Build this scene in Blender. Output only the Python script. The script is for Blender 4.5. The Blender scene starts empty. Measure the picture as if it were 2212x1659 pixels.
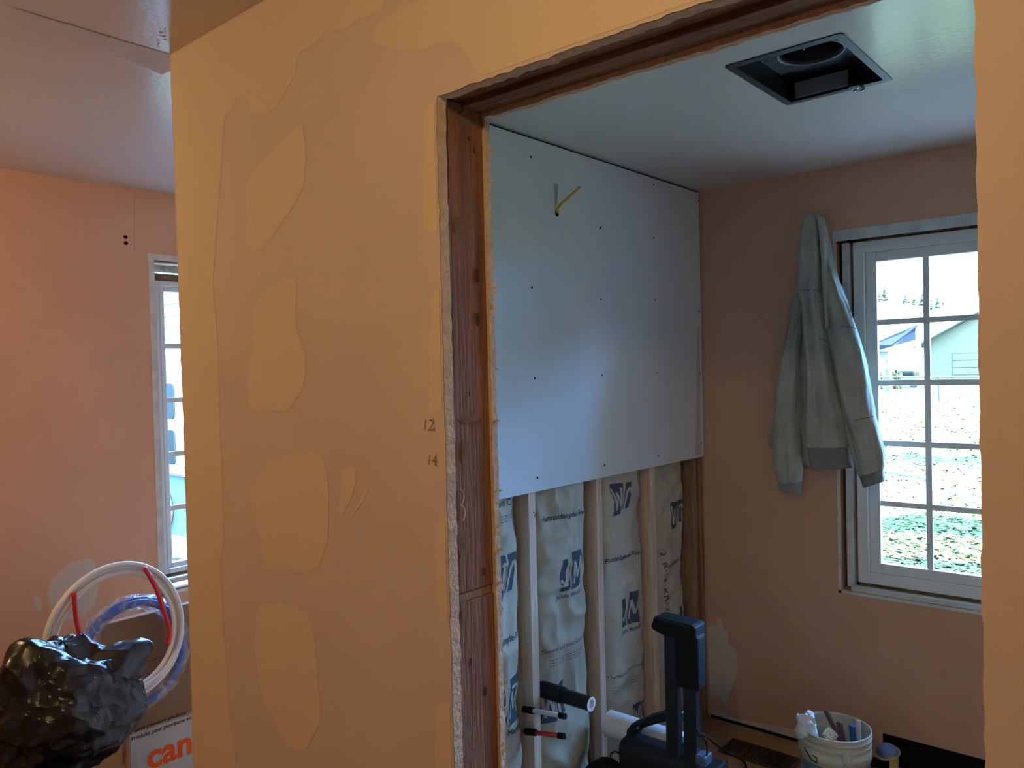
import bpy, math, random
from mathutils import Vector, Matrix, noise
random.seed(7)
SC = bpy.context.scene
COL = SC.collection

# ------------------------------------------------------------------ camera
YAW, PITCH, ROLL, FPX = 0.707815, -0.0177594, 0.0247054, 1711.67
EYE = Vector((0, 0, 1.64))
def cam_axes():
    c, s = math.cos(YAW), math.sin(YAW)
    fwd = Vector((-s * math.cos(PITCH), c * math.cos(PITCH), math.sin(PITCH)))
    right = Vector((c, s, 0)); down = fwd.cross(right)
    cr, sr = math.cos(ROLL), math.sin(ROLL)
    return cr * right + sr * down, -sr * right + cr * down, fwd
CR, CD, CF = cam_axes()
cam = bpy.data.cameras.new('camera'); camo = bpy.data.objects.new('camera', cam); COL.objects.link(camo)
cam.sensor_width = 36; cam.lens = FPX / 2212 * 36; cam.clip_start = 0.02; cam.clip_end = 500
camo.matrix_world = Matrix(((CR.x, -CD.x, -CF.x, EYE.x), (CR.y, -CD.y, -CF.y, EYE.y), (CR.z, -CD.z, -CF.z, EYE.z), (0, 0, 0, 1)))
SC.camera = camo
# ------------------------------------------------------------------ world, sun, portals, exposure
SKY = 105.0
w = bpy.data.worlds.new('sky'); SC.world = w; w.use_nodes = True
bg = w.node_tree.nodes['Background']; bg.inputs[0].default_value = (0.20, 0.46, 1.0, 1); bg.inputs[1].default_value = SKY
def light(name, kind, loc, energy, color, **kw):
    l = bpy.data.lights.new(name, kind); l.energy = energy; l.color = color
    for k, v in kw.items(): setattr(l, k, v)
    o = bpy.data.objects.new(name, l); COL.objects.link(o); o.location = loc
    return o
SUN_DIR = Vector((0.86, 0.02, 0.50)).normalized()
sun = light('sun', 'SUN', (6, -2, 12), 260.0, (1.0, 0.97, 0.9), angle=0.009)
sun.rotation_euler = SUN_DIR.to_track_quat('Z', 'Y').to_euler()
def portal(name, loc, sx, sy, rot):
    o = light(name, 'AREA', loc, 1.0, (1, 1, 1), shape='RECTANGLE', size=sx, size_y=sy)
    o.data.cycles.is_portal = True; o.rotation_euler = rot
portal('window_portal_bath', (-0.575, 3.50, 1.43), 0.96, 1.45, (math.radians(-90), 0, 0))
portal('window_portal_room', (-3.50, 2.08, 1.43), 0.96, 1.45, (math.radians(-90), 0, math.radians(90)))
SC.view_settings.view_transform = 'Standard'; SC.view_settings.look = 'None'
SC.view_settings.gamma = 1; SC.view_settings.use_curve_mapping = False
SC.view_settings.exposure = 0.0
cy = SC.cycles
cy.use_denoising = True; cy.use_light_tree = False; cy.max_bounces = 6; cy.diffuse_bounces = 4; cy.glossy_bounces = 3; cy.transparent_max_bounces = 16
cy.sample_clamp_indirect = 6.0; cy.use_adaptive_sampling = True; cy.adaptive_threshold = 0.03; cy.adaptive_min_samples = 40; cy.caustics_reflective = False; cy.caustics_refractive = False
LAMP_COL = (1.0, 0.665, 0.285)
LAMP_A, LAMP_B = 23.5, 32.0
LAMP_A_POS, LAMP_B_POS = (-0.34, -0.08, 2.44), (-2.75, -0.15, 2.44)

# ------------------------------------------------------------------ measuring helpers
def ray(x, y): return CR * ((x - 1106) / FPX) + CD * ((y - 829.5) / FPX) + CF
def on(ax, val, x, y):
    r = ray(x, y); return EYE + r * ((val - EYE[ax]) / r[ax])
def onx(v, x, y): return on(0, v, x, y)
def ony(v, x, y): return on(1, v, x, y)
def onz(v, x, y): return on(2, v, x, y)

# ------------------------------------------------------------------ materials
def mat(name, color, rough=0.6, spec=0.3, metal=0.0, var=0.0, vscale=6.0, bump=0.0, bscale=60.0, stretch=(1, 1, 1), color2=None, detail=4.0, coat=0.0, trans=0.0, alpha=1.0):
    m = bpy.data.materials.new(name); m.use_nodes = True
    nt = m.node_tree; b = nt.nodes['Principled BSDF']
    b.inputs['Base Color'].default_value = (*color, 1); b.inputs['Roughness'].default_value = rough
    b.inputs['Specular IOR Level'].default_value = spec; b.inputs['Metallic'].default_value = metal
    b.inputs['Coat Weight'].default_value = coat
    b.inputs['Alpha'].default_value = alpha
    if var or bump or color2:
        tc = nt.nodes.new('ShaderNodeTexCoord'); mp = nt.nodes.new('ShaderNodeMapping')
        mp.inputs['Scale'].default_value = stretch; nt.links.new(tc.outputs['Object'], mp.inputs[0])
    if var or color2:
        n = nt.nodes.new('ShaderNodeTexNoise'); n.inputs['Scale'].default_value = vscale; n.inputs['Detail'].default_value = detail
        nt.links.new(mp.outputs[0], n.inputs['Vector'])
        r = nt.nodes.new('ShaderNodeValToRGB')
        c2 = color2 if color2 else tuple(min(1, c * (1 - var)) for c in color)
        r.color_ramp.elements[0].position = 0.35; r.color_ramp.elements[0].color = (*c2, 1)
        r.color_ramp.elements[1].position = 0.65; r.color_ramp.elements[1].color = (*color, 1)
        nt.links.new(n.outputs['Fac'], r.inputs[0]); nt.links.new(r.outputs[0], b.inputs['Base Color'])
    if bump:
        n2 = nt.nodes.new('ShaderNodeTexNoise'); n2.inputs['Scale'].default_value = bscale; n2.inputs['Detail'].default_value = 3
        nt.links.new(mp.outputs[0], n2.inputs['Vector'])
        bp = nt.nodes.new('ShaderNodeBump'); bp.inputs['Strength'].default_value = bump; bp.inputs['Distance'].default_value = 0.01
        nt.links.new(n2.outputs['Fac'], bp.inputs['Height']); nt.links.new(bp.outputs[0], b.inputs['Normal'])
    return m
def wood(name, c1, c2, axis=2, rough=0.75, scale=9.0):
    st = [7, 7, 7]; st[axis] = 0.5
    m = mat(name, c1, rough, 0.25, color2=c2, vscale=scale, stretch=st, detail=6, bump=0.35, bscale=20)
    return m
def glass_mat():
    m = bpy.data.materials.new('window_glass'); m.use_nodes = True; nt = m.node_tree
    for n in list(nt.nodes): nt.nodes.remove(n)
    o = nt.nodes.new('ShaderNodeOutputMaterial'); mx = nt.nodes.new('ShaderNodeMixShader')
    t = nt.nodes.new('ShaderNodeBsdfTransparent'); g = nt.nodes.new('ShaderNodeBsdfGlossy'); g.inputs['Roughness'].default_value = 0.02
    t.inputs[0].default_value = (0.93, 0.97, 0.96, 1); mx.inputs[0].default_value = 0.05
    nt.links.new(t.outputs[0], mx.inputs[1]); nt.links.new(g.outputs[0], mx.inputs[2]); nt.links.new(mx.outputs[0], o.inputs[0])
    return m
def film_mat():
    m = bpy.data.materials.new('clear_wrap_film'); m.use_nodes = True; nt = m.node_tree
    for n in list(nt.nodes): nt.nodes.remove(n)
    o = nt.nodes.new('ShaderNodeOutputMaterial'); mx = nt.nodes.new('ShaderNodeMixShader')
    t = nt.nodes.new('ShaderNodeBsdfTransparent'); g = nt.nodes.new('ShaderNodeBsdfPrincipled')
    g.inputs['Base Color'].default_value = (0.75, 0.76, 0.78, 1); g.inputs['Roughness'].default_value = 0.15
    n = nt.nodes.new('ShaderNodeTexNoise'); n.inputs['Scale'].default_value = 14; n.inputs['Distortion'].default_value = 2.5
    tc = nt.nodes.new('ShaderNodeTexCoord'); nt.links.new(tc.outputs['Object'], n.inputs['Vector'])
    r = nt.nodes.new('ShaderNodeMapRange'); r.inputs[1].default_value = 0.42; r.inputs[2].default_value = 0.75; r.inputs[3].default_value = 0.06; r.inputs[4].default_value = 0.55
    nt.links.new(n.outputs['Fac'], r.inputs[0]); nt.links.new(r.outputs[0], mx.inputs[0])
    nt.links.new(t.outputs[0], mx.inputs[1]); nt.links.new(g.outputs[0], mx.inputs[2]); nt.links.new(mx.outputs[0], o.inputs[0])
    return m
def patch_mat(name, base, patch, rough=0.85):
    m = bpy.data.materials.new(name); m.use_nodes = True; nt = m.node_tree; b = nt.nodes['Principled BSDF']
    b.inputs['Roughness'].default_value = rough; b.inputs['Specular IOR Level'].default_value = 0.15
    a = nt.nodes.new('ShaderNodeAttribute'); a.attribute_name = 'mask'
    n = nt.nodes.new('ShaderNodeTexNoise'); n.inputs['Scale'].default_value = 25; n.inputs['Detail'].default_value = 5
    tc = nt.nodes.new('ShaderNodeTexCoord'); nt.links.new(tc.outputs['Object'], n.inputs['Vector'])
    ad = nt.nodes.new('ShaderNodeMath'); ad.operation = 'ADD'; nt.links.new(a.outputs['Fac'], ad.inputs[0]); nt.links.new(n.outputs['Fac'], ad.inputs[1])
    mr = nt.nodes.new('ShaderNodeMapRange'); mr.inputs[1].default_value = 0.75; mr.inputs[2].default_value = 1.1
    nt.links.new(ad.outputs[0], mr.inputs[0])
    mx = nt.nodes.new('ShaderNodeMix'); mx.data_type = 'RGBA'
    mx.inputs[6].default_value = (*base, 1); mx.inputs[7].default_value = (*patch, 1)
    nt.links.new(mr.outputs[0], mx.inputs[0]); nt.links.new(mx.outputs[2], b.inputs['Base Color'])
    return m
PEACH = (0.64, 0.35, 0.225)
HALL = (0.56, 0.445, 0.41)
M = {}
M['peach'] = mat('peach_wall_paint', PEACH, 0.7, 0.25, var=0.06, vscale=3, bump=0.05, bscale=160)
M['hall'] = mat('old_wall_paint', HALL, 0.8, 0.2, var=0.05, vscale=4, bump=0.04, bscale=160)
M['hall_patch'] = patch_mat('joint_compound_hall', HALL, (0.60, 0.475, 0.365))
M['peach_patch'] = patch_mat('joint_compound_white', PEACH, (0.56, 0.47, 0.40))
M['grey_patch'] = patch_mat('joint_compound_grey', PEACH, (0.62, 0.51, 0.41))
M['ceiling'] = mat('semi_gloss_ceiling_paint', (0.62, 0.57, 0.51), 0.19, 0.8, bump=0.07, bscale=55)
M['ceiling_matte'] = mat('bare_ceiling_strip', (0.62, 0.55, 0.47), 0.8, 0.2, var=0.05, vscale=12)
M['drywall'] = mat('new_drywall_paper', (0.74, 0.74, 0.75), 0.8, 0.2, var=0.03, vscale=3)
M['gypsum'] = mat('broken_gypsum_edge', (0.70, 0.51, 0.34), 0.95, 0.1, var=0.22, vscale=90, bump=0.4, bscale=160)
M['whitetrim'] = mat('bare_white_edge', (0.72, 0.72, 0.70), 0.7, 0.2, var=0.25, vscale=12)
M['jamb'] = wood('old_stained_stud_wood', (0.29, 0.125, 0.055), (0.17, 0.075, 0.038), scale=6)
M['jambx'] = wood('old_header_wood', (0.26, 0.12, 0.05), (0.13, 0.06, 0.03), axis=0)
M['knot'] = mat('dark_knot_stain', (0.075, 0.035, 0.02), 0.9, 0.1)
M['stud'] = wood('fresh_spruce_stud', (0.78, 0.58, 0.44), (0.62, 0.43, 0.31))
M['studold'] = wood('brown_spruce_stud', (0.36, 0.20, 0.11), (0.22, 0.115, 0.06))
M['kraft'] = mat('kraft_paper_facing', (0.52, 0.445, 0.335), 0.75, 0.3, var=0.16, vscale=5, bump=0.25, bscale=25)
M['ink'] = mat('blue_black_print', (0.065, 0.080, 0.110), 0.8, 0.1)
M['vinyl'] = mat('white_vinyl', (0.80, 0.81, 0.80), 0.35, 0.5)
M['glass'] = glass_mat()
M['foam'] = mat('tan_foam_gap', (0.30, 0.22, 0.13), 0.95, 0.1, var=0.5, vscale=30, bump=0.8, bscale=60)
M['dark'] = mat('dark_cavity', (0.012, 0.011, 0.010), 0.95, 0.05)
M['floor'] = mat('worn_brown_subfloor', (0.42, 0.21, 0.11), 0.7, 0.3, color2=(0.25, 0.12, 0.065), vscale=4, detail=8, bump=0.2, bscale=30)
M['black'] = mat('black_plastic', (0.010, 0.011, 0.013), 0.5, 0.28)
M['blackmatte'] = mat('black_rubber', (0.005, 0.005, 0.006), 0.7, 0.2)
M['steel'] = mat('bright_screw_steel', (0.55, 0.55, 0.55), 0.3, 0.5, metal=1.0)
M['fanmetal'] = mat('dark_galvanised_housing', (0.020, 0.022, 0.022), 0.42, 0.4, metal=0.0, var=0.3, vscale=10)
M['fanblack'] = mat('black_fan_interior', (0.006, 0.007, 0.008), 0.5, 0.25)
M['canvas'] = mat('grey_green_canvas', (0.43, 0.41, 0.35), 0.9, 0.15, var=0.22, vscale=9, bump=0.25, bscale=420)
M['rib'] = mat('knit_ribbing', (0.36, 0.35, 0.31), 0.95, 0.1, bump=0.9, bscale=60, stretch=(14, 14, 0.5))
M['thread'] = mat('dark_seam_thread', (0.10, 0.10, 0.09), 0.9, 0.1)
M['bucket'] = mat('dirty_white_bucket_plastic', (0.60, 0.56, 0.45), 0.45, 0.4, var=0.25, vscale=10)
M['bluepaint'] = mat('blue_bucket_print', (0.10, 0.22, 0.32), 0.5, 0.4, color2=(0.40, 0.44, 0.45), vscale=22)
M['rag'] = mat('white_rag', (0.75, 0.76, 0.80), 0.9, 0.1, bump=0.4, bscale=40)
M['redwood'] = mat('dark_red_handle', (0.11, 0.030, 0.024), 0.5, 0.4)
M['blue'] = mat('blue_tool_plastic', (0.010, 0.06, 0.17), 0.5, 0.4)
M['bluebag'] = mat('blue_plastic_wrap', (0.16, 0.27, 0.55), 0.4, 0.5, var=0.3, vscale=20)
M['tape'] = mat('yellow_masking_tape', (0.62, 0.44, 0.18), 0.7, 0.3, var=0.3, vscale=30)
M['cable'] = mat('yellow_cable_sheath', (0.68, 0.36, 0.03), 0.45, 0.4)
M['red'] = mat('red_pex', (0.52, 0.018, 0.016), 0.4, 0.5)
M['pexblue'] = mat('blue_pex', (0.012, 0.11, 0.46), 0.4, 0.5)
M['pexwhite'] = mat('white_pex', (0.72, 0.72, 0.72), 0.4, 0.5)
M['whitepipe'] = mat('white_pipe_plastic', (0.82, 0.82, 0.84), 0.4, 0.5)
M['film'] = film_mat()
M['bag'] = mat('black_bin_liner', (0.008, 0.008, 0.009), 0.27, 0.5, bump=0.12, bscale=14)
M['card'] = mat('brown_cardboard', (0.24, 0.13, 0.07), 0.85, 0.2, var=0.1, vscale=6)
M['cardwhite'] = mat('white_printed_cardboard', (0.46, 0.41, 0.37), 0.8, 0.2, var=0.06, vscale=6)
M['orange'] = mat('orange_print', (0.72, 0.085, 0.01), 0.7, 0.2)
M['blackink'] = mat('black_print', (0.03, 0.022, 0.02), 0.8, 0.1)
M['pencil'] = mat('pencil_mark', (0.22, 0.16, 0.12), 0.8, 0.1)
M['register'] = mat('brown_metal_register', (0.09, 0.06, 0.04), 0.5, 0.4, metal=0.3)

# ------------------------------------------------------------------ mesh builder
class MB:
    def __init__(s): s.v = []; s.f = []
    def add(s, verts, faces):
        b = len(s.v); s.v += [Vector(p) for p in verts]; s.f += [tuple(i + b for i in f) for f in faces]; return s
    def box(s, a, b):
        x0, x1 = sorted((a[0], b[0])); y0, y1 = sorted((a[1], b[1])); z0, z1 = sorted((a[2], b[2]))
        return s.add([(x0, y0, z0), (x1, y0, z0), (x1, y1, z0), (x0, y1, z0), (x0, y0, z1), (x1, y0, z1), (x1, y1, z1), (x0, y1, z1)],
                     [(0, 3, 2, 1), (4, 5, 6, 7), (0, 1, 5, 4), (1, 2, 6, 5), (2, 3, 7, 6), (3, 0, 4, 7)])
    def obox(s, c, ux, uy, uz):
        c, ux, uy, uz = Vector(c), Vector(ux), Vector(uy), Vector(uz)
        p = [c + sx * ux + sy * uy + sz * uz for sz in (-1, 1) for sx, sy in ((-1, -1), (1, -1), (1, 1), (-1, 1))]
        return s.add(p, [(0, 3, 2, 1), (4, 5, 6, 7), (0, 1, 5, 4), (1, 2, 6, 5), (2, 3, 7, 6), (3, 0, 4, 7)])
    def prism(s, pts, vec):
        n = len(pts); vec = Vector(vec); p = [Vector(q) for q in pts]
        s.add(p + [q + vec for q in p], [tuple(range(n))[::-1], tuple(range(n, 2 * n))] + [(i, (i + 1) % n, n + (i + 1) % n, n + i) for i in range(n)])
        return s
    def tube(s, path, r, seg=10, cap=True):
        path = [Vector(p) for p in path]; n = len(path); rr = r if isinstance(r, (list, tuple)) else [r] * n
        vs = []; up = None
        for i, p in enumerate(path):
            t = (path[min(i + 1, n - 1)] - path[max(i - 1, 0)]).normalized()
            if up is None:
                up = Vector((0, 0, 1)) if abs(t.z) < 0.9 else Vector((1, 0, 0))
            a = (up - t * up.dot(t)).normalized(); b = t.cross(a); up = a
            for k in range(seg):
                th = 2 * math.pi * k / seg; vs.append(p + rr[i] * (math.cos(th) * a + math.sin(th) * b))
        fs = [(i * seg + k, i * seg + (k + 1) % seg, (i + 1) * seg + (k + 1) % seg, (i + 1) * seg + k) for i in range(n - 1) for k in range(seg)]
        if cap: fs += [tuple(range(seg))[::-1], tuple(range((n - 1) * seg, n * seg))]
        return s.add(vs, fs)
    def pipe(s, a, b, ro, ri, seg=24):
        a, b = Vector(a), Vector(b); t = (b - a).normalized(); u = Vector((0, 0, 1)) if abs(t.z) < 0.9 else Vector((1, 0, 0))
        u = (u - t * u.dot(t)).normalized(); v = t.cross(u); vs = []
        for p, r in ((a, ro), (b, ro), (b, ri), (a, ri)):
            for k in range(seg):
                th = 2 * math.pi * k / seg; vs.append(p + r * (math.cos(th) * u + math.sin(th) * v))
        return s.add(vs, [(i * seg + k, i * seg + (k + 1) % seg, ((i + 1) % 4) * seg + (k + 1) % seg, ((i + 1) % 4) * seg + k) for i in range(4) for k in range(seg)])
    def lathe(s, c, prof, seg=32, closed=False):
        c = Vector(c); n = len(prof); vs = []
        for r, z in prof:
            for k in range(seg):
                th = 2 * math.pi * k / seg; vs.append(c + Vector((r * math.cos(th), r * math.sin(th), z)))
        fs = [(i * seg + k, i * seg + (k + 1) % seg, (i + 1) * seg + (k + 1) % seg, (i + 1) * seg + k) for i in range(n - 1) for k in range(seg)]
        return s.add(vs, fs)
    def grid(s, fn, nu, nv):
        vs = [fn(i / nu, j / nv) for j in range(nv + 1) for i in range(nu + 1)]
        return s.add(vs, [(j * (nu + 1) + i, j * (nu + 1) + i + 1, (j + 1) * (nu + 1) + i + 1, (j + 1) * (nu + 1) + i) for j in range(nv) for i in range(nu)])
    def build(s, name, m, parent=None, smooth=False, bevel=0.0, bseg=2, subsurf=0, solid=0.0, autosm=None):
        me = bpy.data.meshes.new(name)
        if parent is not None: org = world_of(parent)
        else:
            xs = [p.x for p in s.v]; ys = [p.y for p in s.v]; zs = [p.z for p in s.v]
            org = Vector(((min(xs) + max(xs)) / 2, (min(ys) + max(ys)) / 2, min(zs)))
        me.from_pydata([tuple(p - org) for p in s.v], [], s.f); me.update()
        me.materials.append(m)
        if smooth: me.shade_smooth()
        o = bpy.data.objects.new(name, me); COL.objects.link(o)
        if parent is not None: o.parent = parent
        else: o.location = org
        if bevel:
            b = o.modifiers.new('bevel', 'BEVEL'); b.width = bevel; b.segments = bseg; b.limit_method = 'ANGLE'; b.angle_limit = math.radians(40)
        if solid:
            q = o.modifiers.new('thickness', 'SOLIDIFY'); q.thickness = solid; q.offset = 0
        if subsurf:
            q = o.modifiers.new('smooth', 'SUBSURF'); q.levels = subsurf; q.render_levels = subsurf
        return o
def world_of(o):
    p = Vector(o.location)
    while o.parent: o = o.parent; p += Vector(o.location)
    return p
def tag(o, label=None, cat=None, group=None, kind=None):
    if label: o['label'] = label
    if cat: o['category'] = cat
    if group: o['group'] = group
    if kind: o['kind'] = kind
    return o
def thing(name, loc, label=None, cat=None, group=None, kind=None):
    o = bpy.data.objects.new(name, None); COL.objects.link(o); o.location = loc; o.empty_display_size = 0.05
    return tag(o, label, cat, group, kind)
def struct(o, label=None, cat=None): return tag(o, label, cat, kind='structure')
def rough_line(a, b, step, amp, nrm, seed=0.0):
    a, b, nrm = Vector(a), Vector(b), Vector(nrm); n = max(1, int((b - a).length / step)); out = []
    for i in range(n):
        p = a.lerp(b, i / n); d = amp * (noise.noise(p * 45 + Vector((seed, 3, 1))) + 0.6 * noise.noise(p * 160 + Vector((seed, 1, 2))))
        out.append(p + nrm * d if i else p)
    return out
def patch_on(px, fn, mt, parent, off, feather=0.006, amp=0.004, step=0.008, name='plaster_patch', zmax=2.437, clip=None):
    """thin skim of joint compound: outline on a wall plane, feathered at its rim"""
    P = [fn(*q) for q in px]
    for p in P: p.z = max(0.01, min(zmax, p.z))
    ring = []
    for i, p in enumerate(P):
        q = P[(i + 1) % len(P)]; n = max(1, int((q - p).length / step))
        ring += [p.lerp(q, k / n) for k in range(n)]
    ax = max(range(3), key=lambda k: abs(off[k])); u, v = [k for k in range(3) if k != ax]
    n = len(ring)
    area = sum(ring[i][u] * ring[(i + 1) % n][v] - ring[(i + 1) % n][u] * ring[i][v] for i in range(n))
    sg = 1 if area > 0 else -1
    # soften corners a little
    sm = [(ring[i - 2] + ring[i - 1] * 2 + ring[i] * 3 + ring[(i + 1) % n] * 2 + ring[(i + 2) % n]) / 9 for i in range(n)]
    outer = []; inner = []
    for i, p in enumerate(sm):
        t = sm[(i + 1) % n] - sm[i - 1]; nr = Vector((0, 0, 0)); nr[u] = t[v] * sg; nr[v] = -t[u] * sg
        if nr.length > 1e-9: nr.normalize()
        d = amp * (noise.noise(p * 60) + 0.7 * noise.noise(p * 190))
        q = p + nr * d; q.z = max(0.005, min(zmax, q.z)); outer.append(q + Vector(off))
        q = p + nr * (d - feather); q.z = max(0.005, min(zmax, q.z)); inner.append(q + Vector(off) * 1.6)
    if clip: outer = [clip(q) for q in outer]; inner = [clip(q) for q in inner]
    mb = MB(); mb.add(outer + inner, [(i, (i + 1) % n, n + (i + 1) % n, n + i) for i in range(n)] + [tuple(range(n, 2 * n))])
    o = mb.build(name, mt, parent)
    a = o.data.attributes.new('mask', 'FLOAT', 'POINT')
    for i in range(2 * n): a.data[i].value = 0.0 if i < n else 1.0
    return o
_txt = {}
def text_polys(s, bold=0.0, shear=0.0):
    key = (s, bold, shear)
    if key not in _txt:
        c = bpy.data.curves.new('txt', 'FONT'); c.body = s; c.size = 1; c.offset = bold; c.shear = shear; c.resolution_u = 3
        c.align_x = 'CENTER'; c.align_y = 'CENTER'
        o = bpy.data.objects.new('txt', c); COL.objects.link(o)
        bpy.context.view_layer.update()
        me = bpy.data.meshes.new_from_object(o.evaluated_get(bpy.context.evaluated_depsgraph_get()))
        _txt[key] = ([v.co.copy() for v in me.vertices], [tuple(p.vertices) for p in me.polygons])
        bpy.data.objects.remove(o); bpy.data.curves.remove(c); bpy.data.meshes.remove(me)
    return _txt[key]
def text_on(s, place, size, m, parent, name='printed_lettering', bold=0.0, shear=0.0, flip=False, sx=1.0):
    vs, fs = text_polys(s, bold, shear); k = -1 if flip else 1
    return MB().add([place(k * p.x * size * sx, k * p.y * size) for p in vs], fs).build(name, m, parent)

# ================================================================== THE SETTING
PY, FY, LX, EX, H = 0.963, 3.365, -1.71, -3.37, 2.44
DL, DR, DT = -0.977, -0.170, 2.113
XR, YB, YF = 1.7, -2.5, 4.1
# floor
struct(MB().box((EX - 0.15, YB - 0.1, -0.05), (XR + 0.1, YF + 0.1, 0)).build('floor', M['floor']), 'worn brown subfloor running through both rooms')
# ceiling with an opening for the fan housing
FX0, FX1, FY0, FY1 = -0.925, -0.652, 2.03, 2.425
cl = MB(); ZT = H + 0.03
for a, b in (((EX - 0.2, YB - 0.1), (FX0, YF + 0.1)), ((FX1, YB - 0.1), (XR + 0.1, YF + 0.1)), ((FX0, YB - 0.1), (FX1, FY0)), ((FX0, FY1), (FX1, YF + 0.1))):
    cl.box((*a, H), (*b, ZT))
ceil = struct(cl.build('ceiling', M['ceiling']), 'semi-gloss painted ceiling over hall and bathroom')
# bare strip on the ceiling where a wall was removed
E0 = rough_line((-1.905, 0.952, H - 0.0012), (-1.905, 0.60, H - 0.0012), 0.012, 0.004, (1, 0, 0), 1)
E1 = rough_line((-1.935, 0.66, H - 0.0012), (-2.05, 1.02, H - 0.0012), 0.012, 0.008, (1, 0, 0), 5)
MB().add(E0 + E1 + [Vector((-1.92, 1.02, H - 0.0012))], [tuple(range(len(E0) + len(E1) + 1))]).build('bare_strip', M['ceiling_matte'], ceil)
fl = MB()
for i in range(7):
    c = onz(H - 0.003, 345 + random.uniform(-6, 12), 60 + i * 8); r = random.uniform(0.004, 0.012)
    fl.add([c + Vector((r * math.cos(t) * random.uniform(.5, 1.3), r * math.sin(t) * random.uniform(.5, 1.3), random.uniform(-.002, 0))) for t in (0, 1.1, 2.2, 3.3, 4.4, 5.5)], [(0, 1, 2, 3, 4, 5)])
fl.build('peeling_paint', M['ceiling_matte'], ceil)

# partition wall (front board with the rough door opening cut through it)
wy = PY
out = [Vector((-1.913, wy, 0)), Vector((DL, wy, 0))]
out += rough_line((DL, wy, 0.02), (DL - 0.004, wy, DT), 0.012, 0.0025, (1, 0, 0), 2)
out += rough_line((DL, wy, DT), (DR, wy, DT), 0.010, 0.0035, (0, 0, 1), 3)
out += rough_line((DR, wy, DT), (DR, wy, 0.02), 0.012, 0.0022, (1, 0, 0), 4)
out += [Vector((DR, wy, 0)), Vector((XR, wy, 0)), Vector((XR, wy, H)), Vector((-1.913, wy, H))]
out += rough_line((-1.910, wy, H - 0.02), (-1.903, wy, 1.4), 0.015, 0.0025, (1, 0, 0), 6) + rough_line((-1.903, wy, 1.4), (-1.913, wy, 0.01), 0.015, 0.0025, (1, 0, 0), 6)
wp = struct(MB().prism(out, (0, 0.022, 0)).build('wall_partition', M['hall']), 'patched partition wall with a rough doorway cut through it')
# exposed broken edges of the board around the opening
eg = MB()
for i in range(2, len(out) - 1):
    a, b = out[i], out[i + 1]
    if a.z > 2.3 or b.z > 2.3 or a.x < -1.2 or b.x < -1.2 or a.x > 0 or b.x > 0: continue
    n = Vector((0, 0, 0))
    if abs(a.x - DL) < 0.02 and abs(b.x - DL) < 0.02: n = Vector((0.0012, 0, 0))
    elif a.z > DT - 0.02: n = Vector((0, 0, -0.0012))
    jy = 0.0225
    eg.add([a + n + Vector((0, 0.0008, 0)), b + n + Vector((0, 0.0008, 0)), b + n + Vector((0, jy, 0)), a + n + Vector((0, jy, 0))], [(0, 1, 2, 3)])
eg.build('broken_board_edge', M['gypsum'], wp)
# back board of the partition, bathroom side
bk = [Vector((LX, 1.086, 0.0)), Vector((-0.979, 1.086, 0.0))] + rough_line((-0.979, 1.086, 0.02), (-0.980, 1.086, 2.10), 0.012, 0.003, (1, 0, 0), 9) \
   + rough_line((-0.980, 1.086, 2.104), (DR, 1.086, 2.104), 0.012, 0.003, (0, 0, 1), 10) + [Vector((DR, 1.086, 2.104)), Vector((DR, 1.086, 0)), Vector((0.6, 1.086, 0)), Vector((0.6, 1.086, H)), Vector((LX, 1.086, H))]
MB().prism(bk, (0, 0.014, 0)).build('back_board', M['gypsum'], wp)
spl = MB()
for i in range(26):
    z = random.uniform(0.7, 2.05); l = random.uniform(0.003, 0.010)
    spl.add([(-0.979, 1.098, z), (-0.979, 1.098, z + 0.006), (-0.979 + l, 1.100, z + 0.004 + random.uniform(-.006, .002))], [(0, 1, 2)])
spl.build('splinter_edge', M['gypsum'], wp)
# jamb stud, two lengths with a joint, and a doubled header
MB().box((-1.025, 0.989, 1.244), (-0.986, 1.085, 2.118)).build('jamb_stud', M['jamb'], wp, bevel=0.002)
MB().box((-1.025, 0.991, 0.0), (-0.985, 1.085, 1.228)).build('jamb_stud', M['jamb'], wp, bevel=0.002)
MB().box((-1.022, 0.992, 1.229), (-0.988, 1.083, 1.243)).build('jamb_shim', M['studold'], wp)
MB().box((-1.03, 0.989, 2.121), (DR + 0.04, 1.030, 2.21)).build('header_board', M['jambx'], wp, bevel=0.002)
MB().box((-1.03, 1.034, 2.112), (DR + 0.04, 1.085, 2.21)).build('header_board', M['jambx'], wp, bevel=0.002)
MB().box((DR + 0.002, 0.989, 0.0), (DR + 0.04, 1.085, 2.11)).build('jamb_stud', M['jamb'], wp)
# gouges and nail heads on the jamb stud
for px, py, r in ((1044 - 20, 325, .0035), (1012, 300, .003), (1046, 1235, .005), (1049, 1492, .006), (1017, 1430, .004), (1014, 850, .003), (1032, 690, .008), (1030, 595, .009)):
    c = onx(-0.9845, px, py); MB().prism([c + Vector((0, r * math.cos(t) * .6, r * math.sin(t) * 1.6)) for t in [k * math.pi / 4 for k in range(8)]], (0.0006, 0, 0)).build('nail_hole', M['knot'], wp)
scuff = mat('plaster_dust_scuff', (0.27, 0.15, 0.095), 0.9, 0.1, var=0.3, vscale=30)
for px, py, w_, h_ in ((1000, 1170, .020, .03), (1005, 975, .012, .025), (1014, 905, .03, .008), (1002, 1320, .010, .03), (1006, 1585, .025, .02), (1025, 1630, .03, .012), (1003, 260, .022, .016), (990, 490, .010, .02)):
    c = onx(-0.9843, px, py)
    MB().add([c + Vector((0, w_ * math.cos(t) * (0.6 + 0.5 * random.random()), h_ * math.sin(t) * (0.6 + 0.5 * random.random()))) for t in [k * math.pi / 8 for k in range(16)]], [tuple(range(16))]).build('plaster_scuff', scuff, wp)
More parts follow.
